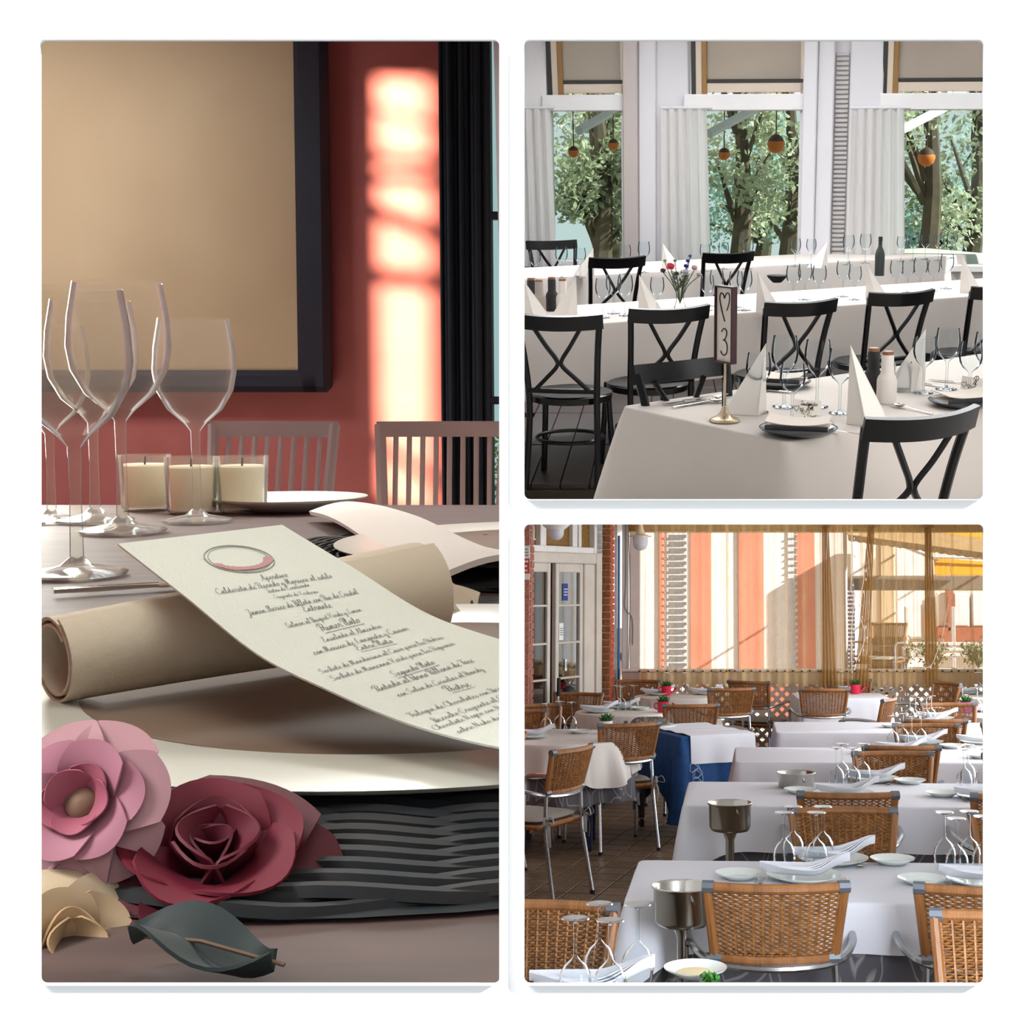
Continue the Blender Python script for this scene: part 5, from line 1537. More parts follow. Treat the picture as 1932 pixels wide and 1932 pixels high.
yaw1 = math.atan2(e1.y, e1.x); L1 = 2.2
Cc = (K1 + K2) / 2 + e1 * (L1 / 2)
lay2(Cc, yaw1, L1, wdt, 'nearest one with the table number', .62, 31.0, .10, True, .0)
A2, B2 = R2.z(960, 622, .75), R2.z(1800, 560, .75)
d2 = (B2 - A2); yaw2 = math.atan2(d2.y, d2.x); n2 = Vector((-math.sin(yaw2), math.cos(yaw2), 0))
lay2(A2 + d2.normalized() * 2.2 + n2 * .42, yaw2, 4.6, .84, 'long one in the middle of the room', .36, 32.0)
A3 = R2.z(950, 527, .75)
lay2(A3 + Vector((math.cos(yaw2), math.sin(yaw2), 0)) * 2.3 + n2 * .40, yaw2, 4.8, .80, 'far one beyond the flowers', .34, 33.0)

# ---- table number on its stand
p = R2.z(1367, 795, .751); s_ = R2.y(1, 540, p.y)
ts = thing('table_number_stand', 'framed heart and number 3 on silver stand at the table corner', 'table number', R2, tuple(p), R(-52))
brass = mat('silver_brass', (196, 178, 150), .25, 1.0)
MB().lathe([(.001, 0), (.052, 0), (.054, .004), (.05, .010), (.046, .012), (.028, .020), (.015, .034), (.010, .05), (.004, .055)], 28).build('foot', brass, ts, 50)
zc0, zc1 = R2.y(1, 683, p.y).z - .751, R2.y(1, 541, p.y).z - .751
MB().tube([(0, 0, .05), (0, 0, zc0 + .02)], .0045, 8).build('rod', brass, ts)
cw_ = .088
f = MB()
for x in (-cw_ / 2, cw_ / 2): f.box((x, 0, (zc0 + zc1) / 2), (.006, .026, zc1 - zc0), bev=.001)
for z in (zc0, zc1): f.box((0, 0, z), (cw_ + .006, .026, .006), bev=.001)
f.build('frame', mat('number_frame', (66, 44, 48), .3, .6), ts)
MB().box((0, .002, (zc0 + zc1) / 2), (cw_ - .006, .012, zc1 - zc0 - .006)).build('card', mat('number_card', (214, 204, 194), .8), ts, 0)
ink = mat('black_ink', (24, 20, 22), .7)
hz = zc0 + (zc1 - zc0) * .73
hp = [(0, .030), (-.008, .045), (-.020, .047), (-.025, .034), (-.022, .012), (-.010, -.022), (.002, -.048)]
hq = [(0, .030), (.008, .047), (.020, .050), (.026, .036), (.022, .012), (.012, -.010)]
mb = MB().tube(curve([(a, -.0055, hz + b_) for a, b_ in hp], 24), .0022, 5); mb.tube(curve([(a, -.0055, hz + b_) for a, b_ in hq], 24), .0018, 5)
mb.build('heart', ink, ts)
three = [(-.014, .034), (-.004, .046), (.010, .042), (.013, .028), (.004, .010), (-.006, .006), (.006, .004), (.016, -.012), (.014, -.034), (.002, -.046), (-.012, -.042), (-.017, -.032)]
h3 = zc0 + (zc1 - zc0) * .27
MB().tube(curve([(a, -.0055, h3 + b_) for a, b_ in three], 36), .0022, 5).build('number', ink, ts)

# ---- napkins folded into sails
def sail(h, wl, wr):
    t = thing('napkin', '', 'napkin')
    A, P1, P2, P3 = (0, 0, h), (-.004, 0, 0), (.055 * wl, -.05, 0), (.15 * wr, .035, 0)
    MB().add([A, P1, P2, P3, (.06, .05, 0)], [(1, 2, 0), (2, 3, 0), (3, 4, 0), (4, 1, 0), (4, 3, 2, 1)]).build('folded_sheet', paper_white, t, 10)
    MB().tube([A, P2], [.0012, .0035], 5).build('fold_edge', paper_white, t); MB().tube([P1, A, P3], [.002, .0012, .002], 4, caps=False).build('hem', paper_white, t)
    return t
NS = [(1600, 800, .275, 0, R(0), 'on near table right of the glasses, tallest'), (1443, 778, .25, 1, R(200), 'on near table behind the table number'), (1742, 735, .24, 1, R(190), 'on near table behind the white mill'),
      (1088, 604, .24, 1, R(178), 'on long table left of the flowers'), (1206, 592, .22, 0, R(10), 'on long table just left of the vase'), (1428, 590, .24, 0, R(5), 'on long table right of the vase'),
      (1634, 566, .22, 0, R(0), 'on long table above the black mill'), (1812, 552, .24, 0, R(0), 'on long table near right edge'), (992, 610, .22, 0, R(0), 'at left edge by the mills'),
      (1250, 508, .20, 0, R(0), 'on far table behind the flowers'), (1560, 505, .20, 1, R(180), 'on far table before the broad white post'), (1120, 520, .2, 1, R(180), 'on far table left')]
for px, py, h, mir, rz, lab in NS:
    p = R2.z(px, py, .751)
    put(sail, 'white napkin folded to a standing sail ' + lab, 'napkin', R2, tuple(p), rz + R(4), 'sail folded napkins', X=Matrix.Diagonal((1, -1, 1, 1)) if mir else None, args=(h, 1.0, 1.0))

# ---- glasses
GW = [(1430, 778, 1.0, 'left of the five on near table, in front of napkin'), (1479, 768, 1.22, 'tallest wide one of the five on near table'), (1494, 792, .92, 'small one behind place card on near table'),
      (1541, 768, 1.15, 'middle one behind place card on near table'), (1584, 780, 1.08, 'right of place card on near table'), (1742, 742, 1.02, 'right of white mill, first'), (1785, 735, 1.12, 'right of white mill, second and tallest'),
      (1828, 752, 1.0, 'right of white mill, third'), (1856, 742, 1.1, 'at right edge of near table')]
for px, py, k, lab in GW:
    put(wine_glass, 'clear wine glass ' + lab, 'glass', R2, tuple(R2.z(px, py, .751)), 0, 'wine glasses on the near table', X=Matrix.Diagonal((1.08 * (1.1 if k > 1.1 else 1), 1.08 * (1.1 if k > 1.1 else 1), 1.02 * k, 1)), args=(1.0, 1.0))
put(tumbler, 'straight water tumbler right behind the table number rod', 'glass', R2, tuple(R2.z(1379, 772, .751)), 0, None, args=(.034, .115))
put(tumbler, 'straight water tumbler just right of the white mill', 'glass', R2, tuple(R2.z(1702, 738, .751)), 0, None, args=(.034, .115))
rnd = random.Random(12)
for i, (px, py, wh) in enumerate([(1138, 600, 0), (1158, 592, 0), (1180, 596, 0), (1240, 592, 0), (1334, 586, 0), (1352, 578, 0), (1388, 580, 0), (1404, 586, 0), (1496, 572, 0), (1518, 566, 0), (1545, 570, 0), (1590, 560, 0), (1612, 566, 0), (1690, 556, 0), (1712, 552, 0), (1735, 556, 0), (1760, 550, 0), (1785, 545, 0),
                                   (1010, 528, 1), (1060, 525, 1), (1095, 524, 1), (1180, 518, 1), (1215, 515, 1), (1330, 512, 1), (1365, 508, 1), (1410, 508, 1), (1500, 503, 1), (1530, 500, 1), (1600, 500, 1), (1632, 497, 1), (1700, 494, 1), (1722, 492, 1), (1745, 490, 1), (1770, 492, 1), (1795, 488, 1)]):
    where = 'long middle' if wh == 0 else 'far'
    nth = 'first second third fourth fifth sixth seventh eighth ninth tenth eleventh twelfth thirteenth fourteenth fifteenth sixteenth seventeenth eighteenth'.split()[i - 18 * wh]
    put(wine_glass, '%s clear wine glass from the left along the %s table' % (nth, where), 'glass', R2, tuple(R2.z(px, py, .751)), 0, 'wine glasses along the %s table' % where, X=Matrix.Scale(rnd.uniform(.95, 1.12), 4), args=(1.0, 1.0))

# ---- mills and bottle
def mill(body, top):
    t = thing('pepper_mill', '', 'mill')
    MB().lathe([(.001, 0), (.036, 0), (.038, .004), (.038, .085), (.034, .098), (.025, .112), (.0235, .12), (.0235, .178), (.022, .182), (.001, .182)], 28).build('body', body, t, 50)
    MB().lathe([(.0215, .182), (.0215, .192), (.019, .195), (.001, .195)], 24).build('wooden_lid', top, t, 50)
    return t
mb_, mw_, ml_, mg_ = mat('mill_black', (26, 26, 28), .6), mat('mill_white', (220, 212, 204), .6), mat('walnut_lid', (132, 84, 52), .5), mat('mill_grey', (150, 140, 132), .6)
for px, py, b_, lab in ((1646, 752, mb_, 'matt black mill with walnut lid on near table'), (1672, 760, mw_, 'matt white mill with walnut lid on near table'), (1003, 588, mb_, 'black mill at left edge of long table'), (1018, 592, mg_, 'grey mill beside black one at left edge'), (1042, 586, mb_, 'second black mill behind left chair'), (1062, 590, mw_, 'white mill behind left chair')):
    put(mill, lab, 'mill', R2, tuple(R2.z(px, py, .751)), 0, 'mills of the dining room', args=(b_, ml_))
bt = thing('bottle', 'dark bottle on far table before the broad white post', 'bottle', R2, tuple(R2.z(1659, 520, .751)))
MB().lathe([(.001, 0), (.036, 0), (.037, .15), (.03, .18), (.015, .21), (.014, .28), (.001, .28)], 20).build('body', mat('bottle_dark', (30, 40, 34), .15), bt, 50); MB().lathe([(.0155, .25), (.0155, .283), (.001, .284)], 16).build('cap', mb_, bt)
bo = tag(MB().lathe([(.001, .004), (.03, .0), (.06, .03), (.075, .05), (.072, .05), (.055, .03), (.001, .012)], 24).build('bowl', mb_, None), 'black bowl on far table right of the flowers', 'bowl'); pose(bo, R2, tuple(R2.z(1466, 533, .751)))
# ---- vase of flowers
va = thing('flower_vase', 'glass vase of pink and blue flowers on long table', 'vase', R2, tuple(R2.z(1283, 582, .751)))
MB().lathe([(.035, 0), (.037, .006), (.022, .05), (.024, .09), (.046, .16), (.052, .19)], 24, cap=False).build('glass', clear, va)
st = MB(); green = mat('stem_green', (70, 84, 50), .6)
FL = [((-.055, -.03, .235), .038, (222, 96, 120)), ((.035, .0, .24), .022, (64, 76, 160)), ((.045, .01, .27), .018, (70, 84, 170)), ((.058, 0, .30), .016, (86, 110, 170)), ((.085, .02, .225), .03, (226, 196, 206)), ((.03, -.03, .205), .03, (226, 224, 230)),
      ((-.1, .02, .21), .026, (120, 100, 108)), ((-.09, .03, .27), .016, (150, 176, 150)), ((-.03, .04, .27), .016, (150, 170, 150)), ((.11, -.02, .19), .024, (206, 190, 190)), ((-.02, -.05, .2), .022, (96, 100, 70))]
for i, (c, r_, col) in enumerate(FL):
    st.tube(curve([(0, 0, .03), (c[0] * .4, c[1] * .4, .13), c], 6), .0025, 4)
    mb = MB(); rr = random.Random(i)
    for k in range(16):
        a, el = k * 2.4, -.3 + 1.5 * k / 16
        mb.add([(0, -r_ * .35, 0), (r_ * .8, -r_ * .45, r_ * .12), (r_ * 1.05, 0, r_ * .05), (r_ * .8, r_ * .45, r_ * .12), (0, r_ * .35, 0)], [(0, 1, 2, 3, 4)], T(*c) @ RZ(a) @ RY(-el))
    mb.build('bloom', mat('bloom_%d_%d_%d' % col, col, .7), va, 0)
st.build('stems', green, va)
mb = MB(); rr = random.Random(8)
for k in range(60):
    a, z, l_ = rr.uniform(0, 6.28), rr.uniform(.10, .2), rr.uniform(.03, .06); r_ = .02 + .25 * (z - .1)
    mb.add([(0, -.008, 0), (l_, 0, .01), (0, .008, 0)], [(0, 1, 2)], T(r_ * math.cos(a), r_ * math.sin(a), z) @ RZ(a) @ RY(-rr.uniform(.2, 1)))
mb.build('leaves', green, va, 0, kind='stuff')

# ---- place cards, booklets on plates, cutlery
def place_card(px, py, rz, lab, lines):
    t = thing('place_card', lab, 'place card', R2, tuple(R2.z(px, py, .751)), rz)
    MB().lathe([(.001, 0), (.017, 0), (.017, .004), (.008, .012), (.006, .022), (.001, .023)], 16).build('foot', brass, t, 50)
    mb = MB()
    for s in (-1, 1): mb.tube(curve([(0, -.004, .02), (.012 * s, -.004, .034), (.011 * s, -.004, .046), (.003 * s, -.004, .043), (0, -.004, .034)], 12), .0012, 5)
    mb.build('heart_clip', brass, t)
    MB().box((0, 0, .052), (.098, .0012, .052), RY(R(5))).build('card', mat('card_white', (242, 234, 224), .8), t, 0)
    mb = MB()
    for body, x, z, wd in lines: script_mesh(mb, body, wd, T(x, -.0012, z) @ RY(R(5)), .05, 1.3)
    mb.build('lettering', ink, t, 0, kind='stuff')
    mb = MB()
    for hx, hz_, k in ((-.034, .05, 1), (-.016, .045, .6)):
        mb.tube(curve([(hx + a * k, -.0018, hz_ + b_ * k) for a, b_ in ((0, .005), (-.006, .009), (-.009, .003), (-.002, -.009), (.002, -.010), (.009, .002), (.008, .009), (.001, .006))], 20), .0007, 4)
    mb.build('drawn_hearts', ink, t, kind='stuff')
place_card(1520, 796, R(8), 'small card reading Toastmaster Kim in a heart clip', [('Toastmaster', -.022, .060, .062), ('Kim', .0, .043, .026)])
place_card(1834, 750, R(-25), 'small card with drawn heart in a clip at right edge', [('Pi', -.002, .05, .016)])
slate = mat('dark_plate', (44, 46, 48), .35); card_m = mat('booklet_paper', (206, 194, 182), .8)
def booklet_plate():
    t = thing('plate', '', 'plate')
    MB().lathe([(.001, .004), (.075, .004), (.105, .012), (.13, .020), (.132, .022), (.128, .018), (.09, .002), (.06, 0), (.001, 0)], 36).build('dish', slate, t, 50)
    return t
def booklet():
    t = thing('menu_booklet', '', 'booklet')
    for k in range(2): MB().slab(lambda u, v: Vector(((u - .5) * .21, (v - .5) * .13, .006 + .012 * k + .012 * (u - .5) ** 2 * 4 * k + .004 * v)), 10, 4, .003).build('leaf', card_m, t)
    MB().box((0, -.066, .010), (.21, .006, .018), bev=.002).build('spine', slate, t)
    return t
for px, py, rz, lab in ((1506, 818, R(-12), 'nearest plate, at the table front corner'), (1818, 765, R(20), 'plate behind the closest chair'), (1468, 728, R(-20), 'plate behind the five glasses')):
    p = R2.z(px, py, .752)
    put(booklet_plate, 'dark rimmed plate under a booklet, ' + lab, 'plate', R2, tuple(p), 0, 'dark plates')
    put(booklet, 'cream menu booklet lying on the ' + lab, 'booklet', R2, (p.x, p.y, .772), rz, 'menu booklets')
for mk, px, py, rz, lab in ((spoon, 1322, 762, -62, 'spoon at the left end of near table'), (knife, 1290, 760, -50, 'longer knife at the left end of near table'), (knife, 1305, 764, -46, 'shorter knife at the left end of near table'), (fork, 1330, 752, -60, 'fork behind the spoon at the left end'),
                            (fork, 1548, 790, 20, 'fork right of the place card'), (fork, 1592, 818, 60, 'fork lying right of the nearest plate'), (spoon, 1722, 774, 35, 'spoon behind the closest chair'), (knife, 1800, 722, 60, 'knife by the right glasses'), (knife, 1760, 728, 40, 'knife between right glasses'), (knife, 1450, 738, 60, 'knife before plate behind the five glasses')):
    put(mk, lab, mk.__name__, R2, tuple(R2.z(px, py, .752)), R(rz), 'cutlery on the near dining table')
# ================================================================ close-up of a laid table (left opening)
def cutr(o, px=958):
    bpy.context.view_layer.update(); o.data = o.data.copy(); cut_right(o, R1, px)


YB = 20.0
red_wall = mat('red_wall', (160, 88, 82), .85, col2=(154, 82, 76), scale=1.5)
def P1x(px, y): return R1.y(px, 0, y).x
def P1z(py, y): return R1.y(0, py, y).z
struct('wall_back', MB().box(((P1x(-460, YB) + P1x(905, YB)) / 2, YB + .1, 2.2), (P1x(905, YB) - P1x(-460, YB), .2, 9.0)), red_wall, R1)
# window at the right end of the back wall
wt = thing('window_5', '', 'window', R1); del wt['label'], wt['category']
wt['kind'] = 'structure'; wt['label'] = 'slim dark framed window at the right end of the red wall'
dk = mat('dark_window_wood', (30, 40, 46), .5)
def bx(mb, px0, px1, py0, py1, y=YB, d=.2, bev=0.0):
    a, b = R1.y(px0, py1, y), R1.y(px1, py0, y)
    return mb.box(((a.x + b.x) / 2, y + d / 2, (a.z + b.z) / 2), (b.x - a.x, d, b.z - a.z), None, bev)
fr = MB(); bx(fr, 900, 920, -420, 1010, d=.3, bev=.03)
for a, b in ((-430, -380), (398, 413), (748, 763), (1000, 1020)): bx(fr, 918, 964, a, b, bev=.03)
fr.build('window_frame', dk, wt)
teal_glass = glass_mat('teal_glass', (206, 222, 220), .1, .05)
for a, b in ((-380, 398), (413, 748), (763, 1000)): bx(MB(), 919, 963, a, b, YB + .1, .01).build('pane', teal_glass, wt, 0)
struct('ground_2', MB().box((P1x(942, 26) - .6, 26, -3.6), (3, 2, .2)), mat('garden_soil', (90, 76, 60), .95), R1)
hg = thing('garden_hedge', 'sunlit yellow green hedge low behind the slim window', 'hedge', R1, (P1x(942, 26), 26, -3.5))
rnd = random.Random(4); mb = MB()
for k in range(1500):
    s_ = rnd.uniform(.05, .1)
    mb.add([(-s_ * .5, 0, 0), (0, s_, .02), (s_ * .5, 0, 0), (0, -s_, 0)], [(0, 1, 2, 3)], T(rnd.uniform(-1.4, .2), rnd.gauss(0, .3), rnd.uniform(.2, 3.1 + .3 * rnd.random())) @ Matrix.Rotation(rnd.uniform(0, 6.28), 4, (rnd.uniform(-1, 1), rnd.uniform(-1, 1), rnd.uniform(-1, 1))))
mb.build('foliage', mat('hedge_leaf', (190, 190, 90), .7, col2=(140, 150, 70), scale=4), hg, 0, kind='stuff')
MB().tube([(-.6, 0, 0), (-.6, 0, 3)], .05, 6).build('stem', mat('stem_brown', (84, 70, 46), .8), hg)
# dark curtain left of the window
ct = thing('dark_curtain', 'dark blue grey curtain between red wall and slim window', 'curtain', R1)
MB().slab(lambda u, v: Vector((P1x(828, 19) + (P1x(914, 19) - P1x(828, 19)) * u, 19 + .07 * math.sin(u * 22) + .04 * math.sin(u * 51), -2.6 + 8.6 * v)), 60, 4, .03).build('panel', mat('curtain_navy', (32, 42, 50), .95), ct, 180)
MB().tube([(P1x(820, 19), 19, 6.05), (P1x(925, 19), 19, 6.05)], .06, 8).build('rod', dk, ct)
# big framed picture
pc = thing('framed_picture', 'large plain tan picture in a thick dark frame', 'picture', R1)
bx(MB(), -40, 566, -330, 703, 19.72, .1).build('canvas', mat('tan_canvas_picture', (172, 148, 116), .8, col2=(158, 132, 100), scale=.35, detail=2), pc, 0)
fr = MB(); fm = mat('picture_frame', (34, 34, 42), .6, spec=.25)
for a in ((560, 606, -370, 740), (-86, -36, -370, 740), (-86, 606, 698, 740), (-86, 606, -370, -326)): bx(fr, a[0], a[1], a[2], a[3], 19.6, .3, .08)
fr.build('frame', fm, pc)

# added gobo slot in the left wall: slats shape low sun on the red wall
k_ = (-450 - CX) / F; e1w = Vector((k_, 1, 0)).normalized(); nw = Vector((e1w.y, -e1w.x, 0))
def through(px, py):
    """Where the ray from the low sun to that spot of the red wall passes the left wall: (along, z)."""
    q = R1.y(px, py, YB); d = q - SUNP; t = -(SUNP).dot(nw) / d.dot(nw); h = SUNP + d * t
    return h.dot(e1w), h.z
LM = Matrix(((e1w.x, nw.x, 0, 0), (e1w.y, nw.y, 0, 0), (0, 0, 1, 0), (0, 0, 0, 1)))
HO = [(150, 218, 0), (228, 292, 0), (312, 330, 0), (352, 408, 0), (438, 512, 0), (545, 868, 0), (885, 960, 0)]
a0, a1 = through(714, 500)[0], through(814, 500)[0]
lo, hi = min(a0, a1), max(a0, a1)
ztop, zbot = through(764, 140)[1], through(764, 965)[1]
mb = MB(); TH = .06
mb.box(((1.4 + lo) / 2, 0, 1.8), (lo - 1.4, TH, 9.6), LM); mb.box(((hi + 23.2) / 2, 0, 1.8), (23.2 - hi, TH, 9.6), LM)
mb.box(((lo + hi) / 2, 0, (ztop + 6.6) / 2), (hi - lo, TH, 6.6 - ztop), LM); mb.box(((lo + hi) / 2, 0, (zbot - 3.0) / 2), (hi - lo, TH, zbot + 3.0), LM)
struct('wall_side', mb, red_wall, R1)
sh = thing('window_6', '', 'window', R1); del sh['label'], sh['category']
sh['kind'] = 'structure'; sh['label'] = 'added slatted gobo slot in the left wall that shapes the sun streaks'
zs = [ztop] + [q for h in HO for q in (through(764, h[0])[1], through(764, h[1])[1])] + [zbot]
for i in range(0, len(zs), 2):
    z1_, z0_ = zs[i], zs[i + 1]
    if z1_ - z0_ > .004:
        MB().box((0, 0, 0), (hi - lo + .3, .03, z1_ - z0_), LM @ T((lo + hi) / 2, .03, (z0_ + z1_) / 2) @ RY(R((0, -14, 4, 10, -16, 12, -20, 8)[i // 2 % 8]))).build('slat', dk, sh, 0)

# chairs by the red wall (white, spindle backed)
fl1 = struct('floor_3', MB().box((-4.6, 14.5, -2.95), (8.2, 11.4, .1)), mat('carpet_grey', (92, 80, 76), .95), R1)
pale_chair = mat('chair_white', (200, 184, 176), .5)
def spindle_chair():
    t = thing('spindle_chair', '', 'chair')
    for s in (-1, 1):
        MB().tube(curve([(.19 * s, -.2, 0), (.185 * s, -.18, .44), (.2 * s, -.25, .84)], 8), .018, 8).build('back_post', pale_chair, t)
        MB().tube([(.19 * s, .19, 0), (.18 * s, .18, .44)], .017, 8).build('leg', pale_chair, t)
    MB().box((0, 0, .45), (.42, .40, .035), bev=.012).build('seat', pale_chair, t)
    MB().slab(lambda u, v: Vector(((u - .5) * .42, -.245 - .02 * (1 - (2 * u - 1) ** 2), .80 + .05 * v)), 12, 2, .022).build('top_rail', pale_chair, t)
    MB().tube([(-.19, -.19, .53), (.19, -.19, .53)], .012, 8).build('lower_rail', pale_chair, t)
    for k in range(8):
        x = -.15 + .3 * k / 7; MB().tube([(x, -.19, .53), (x, -.255, .80)], .0085, 6).build('spindle', pale_chair, t)
    return t
for px, lab, rz in ((815, 'white spindle backed chair at right before the dark curtain', 184), (450, 'white spindle backed chair behind the glasses below the picture', 176)):
    put(spindle_chair, lab, 'chair', R1, (P1x(px, 15.5), 15.5, -2.9), R(rz), 'white spindle chairs', X=Matrix.Scale(3.55, 4))

# the table
tb = thing('banquet_table', 'brown wooden table top carrying the place settings', 'table', R1)
wood = mat('table_wood', (88, 68, 62), .65, col2=(72, 54, 50), scale=3, stretch=(1, 7, 1))
q = MB().box((-1.6, 3.35, -.06), (5.0, 4.75, .12), bev=.02).build('tabletop', wood, tb); cutr(q, 960); cut_side(q, R1, -430)
for x in (-2.3, -1.4): MB().box((x, 4.6, -1.4), (.2, .2, 2.6), bev=.02).build('leg', wood, tb)

chinaw = mat('charger_white', (196, 196, 184), .35); wellm = mat('charger_well_reflect', (124, 104, 88), .6, spec=.2)  # brown reflected in the well is painted as its colour
dark_weave = mat('dark_rattan', (34, 38, 40), .5, col2=(22, 28, 32), scale=30)
def woven_mat(px, py, r, label):
    p = R1.z(px, py, .0)
    t = thing('woven_mat', label, 'placemat', R1, (p.x, p.y, .002)); mb = MB()
    mb.lathe([(.001, .005), (r * .96, .005), (r, .003), (r * .98, 0), (.001, 0)], 64)
    a = mb.build('base', dark_weave, t); mb = MB()
    n = 26
    for k in range(n):
        rr = r * (.52 + .46 * k / (n - 1)); m = 204
        mb.tube([((rr + .012 * math.sin(i * 6.28 * 17 / m * 1 + k * 3.14)) * math.cos(6.28318 * i / m), (rr + .012 * math.sin(i * 6.28 * 17 / m + k * 3.14)) * math.sin(6.28318 * i / m), .008 + .005 * math.cos(i * 6.28 * 17 / m + k * 3.14)) for i in range(m)], .009, 5, closed=True)
    b = mb.build('weave', mat('dark_cane', (46, 46, 46), .7, col2=(26, 30, 34), scale=7, spec=.2), t, 60, kind='stuff')
    cutr(a); cutr(b); return p
def charger(px, py, r, well, label, z=.014):
    p = R1.z(px, py, 0)
    t = thing('charger_plate', label, 'plate', R1, (p.x, p.y, z))
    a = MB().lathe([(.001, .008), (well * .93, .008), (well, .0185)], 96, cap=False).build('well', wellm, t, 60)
    b = MB().lathe([(well, .018), (well * 1.02, .021), (r * .97, .028), (r, .026), (r * .99, .020), (well * 1.05, .004), (well * .8, 0), (.001, 0)], 96, cap=False).build('rim', chinaw, t, 60)
    cutr(a); cutr(b); return p
woven_mat(800, 1312, .92, 'dark woven placemat under the nearest white charger')
pc0 = charger(800, 1312, .655, .475, 'nearest white rimmed charger plate under the menu')
woven_mat(1047, 1046, .78, 'dark woven placemat of the setting behind at right')
charger(1047, 1046, .60, .43, 'white rimmed charger plate of the setting behind at right')
p = R1.z(545, 962, 0)
put(plate, 'white side plate behind the top of the menu', 'plate', R1, (p.x, p.y, .002), 0, None, X=Matrix.Scale(2.2, 4), args=(.135,))

q0, q1 = R1.z(655, 955, .05), R1.z(955, 1066, .06)
fn = thing('folded_napkin', 'long white folded napkin lying across the setting behind', 'napkin', R1)
dv = (q1 - q0); sv = Vector((-dv.y, dv.x, 0)).normalized()
o = MB().slab(lambda u, v: q0 + dv * u + sv * ((v - .5) * .26) + Vector((0, 0, .03 * math.sin(math.pi * v) - .02 + .012 * math.sin(u * 7))), 24, 12, .014).build('sheet', mat('napkin_white', (214, 214, 208), .9), fn, 60); cutr(o)
# rolled napkin
cream = weave_mat('napkin_twill', (208, 198, 178), (202, 190, 170), 300, 190, .9, .3)
nr = thing('rolled_napkin', 'rolled cream twill napkin under the menu', 'napkin', R1)
A0, A1 = Vector((-.818, 1.90, .094)), Vector((-.395, 2.32, .125)); ax = (A1 - A0); LN = ax.length; ax.normalize(); sd = ax.cross(Vector((0, 0, 1))).normalized(); upv = sd.cross(ax)
def rollsurf(th0, th1, k, r0, r1, grow):
    def f(u, v):
        th = th0 + (th1 - th0) * u; r_ = (r0 + (r1 - r0) * v ** 1.6) * (1 - grow * (1 - u)) * (1 + .03 * math.sin(5 * v + 2 * th) * v)
        return A0 + ax * (LN * v * k) + sd * (math.cos(th) * r_) + upv * (math.sin(th) * r_ * (.94 + .05 * math.sin(3 * v)))
    return f
o = MB().slab(rollsurf(-5.6, 7.4, 1.0, .066, .094, .30), 90, 24, .004).build('roll', cream, nr, 60); cutr(o)
nf = thing('draped_napkin', 'cream napkin end fanned out beyond the right side of menu', 'napkin', R1, tuple(R1.z(775, 1125, .04)))
o = MB().slab(lambda u, v: Vector(((u - .5) * .26, (v - .5) * .26 - .06 * u, .10 * math.sin(math.pi * min(1, u * .9 + .05)) * (.65 + .35 * math.cos(v * 2.4)) + .018 * math.sin(v * 11 + u * 3) - .03)), 30, 24, .008).build('sheet', cream, nf, 60); cutr(o)

# menu card, resting on the roll and sagging on to the plate
ZL = [(-.02, .2445), (0, .2367), (.18, .1785), (.349, .1226), (.504, .0975), (.642, .082), (.80, .0805), (1.0, .10)]
ML, MW, MD = Vector((-.765, 2.0, 0)), Vector((.178, .20, 0)), Vector((.747, -.665, 0)).normalized()
def menu_pt(u, t, lift=0.0):
    q = ML + MW * u + MD * t
    z = interp(ZL, t) + u * (.008 + .036 * t)
    return Vector((q.x, q.y, z + lift))
mn = thing('menu_card', 'long white menu card in script lettering on the rolled napkin', 'menu', R1)
card = MB().slab(lambda u, v: menu_pt(u, v * .98), 8, 60, .0025).build('card', mat('menu_paper', (202, 206, 196), .85, bump=.25, bscale=220), mn, 60); cutr(card)
def menu_uv(px, py):
    v = R1.ray(px, py); best = None
    for i in range(400):
        y = 1.35 + i * .0025; q = Vector((v.x * y / v.y, y, R1.H + v.z * y / v.y)); d = Vector((q.x, q.y, 0)) - ML
        t = d.dot(MD); u = d.dot(MW) / MW.length_squared
        e_ = abs(menu_pt(u, t).z - q.z)
        if best is None or e_ < best[0]: best = (e_, u, t)
    return best[1], best[2]
LINES = [('Aperitivo', 495, 1098, 545, 1090, 0), ('Caldereta de Pescado y Marisco al estilo', 411, 1124, 629, 1093, 0), ('Tostas de Escalivada', 506, 1122, 586, 1109, 0), ('Crujiente de Verduras', 519, 1133, 602, 1121, 0),
         ('Jamon Iberico de Bellota con Pan de Cristal', 470, 1164, 678, 1122, 0), ('Entrante', 575, 1157, 628, 1148, 0), ('Salmon al Bouquet Verde y Limon', 543, 1188, 684, 1156, 0), ('Primer Plato', 608, 1194, 682, 1176, 1),
         ('Ensalada al Almendra', 612, 1214, 722, 1187, 0), ('con Mousse de Langosta y Caviar', 594, 1238, 773, 1190, 0), ('Entre Plato', 676, 1230, 744, 1214, 1), ('Sorbete de Mandarina al Cava para los Padres', 608, 1274, 838, 1207, 0),
         ('Sorbete de Manzana Verde para los Pequenos', 630, 1288, 860, 1219, 0), ('Segundo Plato', 745, 1279, 823, 1255, 1), ('Pintada al Horno Rellena de Foie', 713, 1308, 896, 1251, 0), ('con Salsa de Ciruelas al Brandy', 753, 1317, 914, 1267, 0),
         ('Postre', 848, 1308, 890, 1296, 1), ('Trilogia de Chocolates con Bizcocho', 777, 1357, 972, 1296, 0), ('Bizcocho Crujiente al Cafe', 822, 1366, 972, 1315, 0), ('Chocolate Negro con Naranja', 822, 1380, 985, 1326, 0), ('sobre Nido de Limon', 866, 1386, 985, 1345, 0)]
inkg = mat('menu_ink', (98, 100, 98), .8)
lt = bpy.data.meshes.new('lettering'); LV, LF = [], []
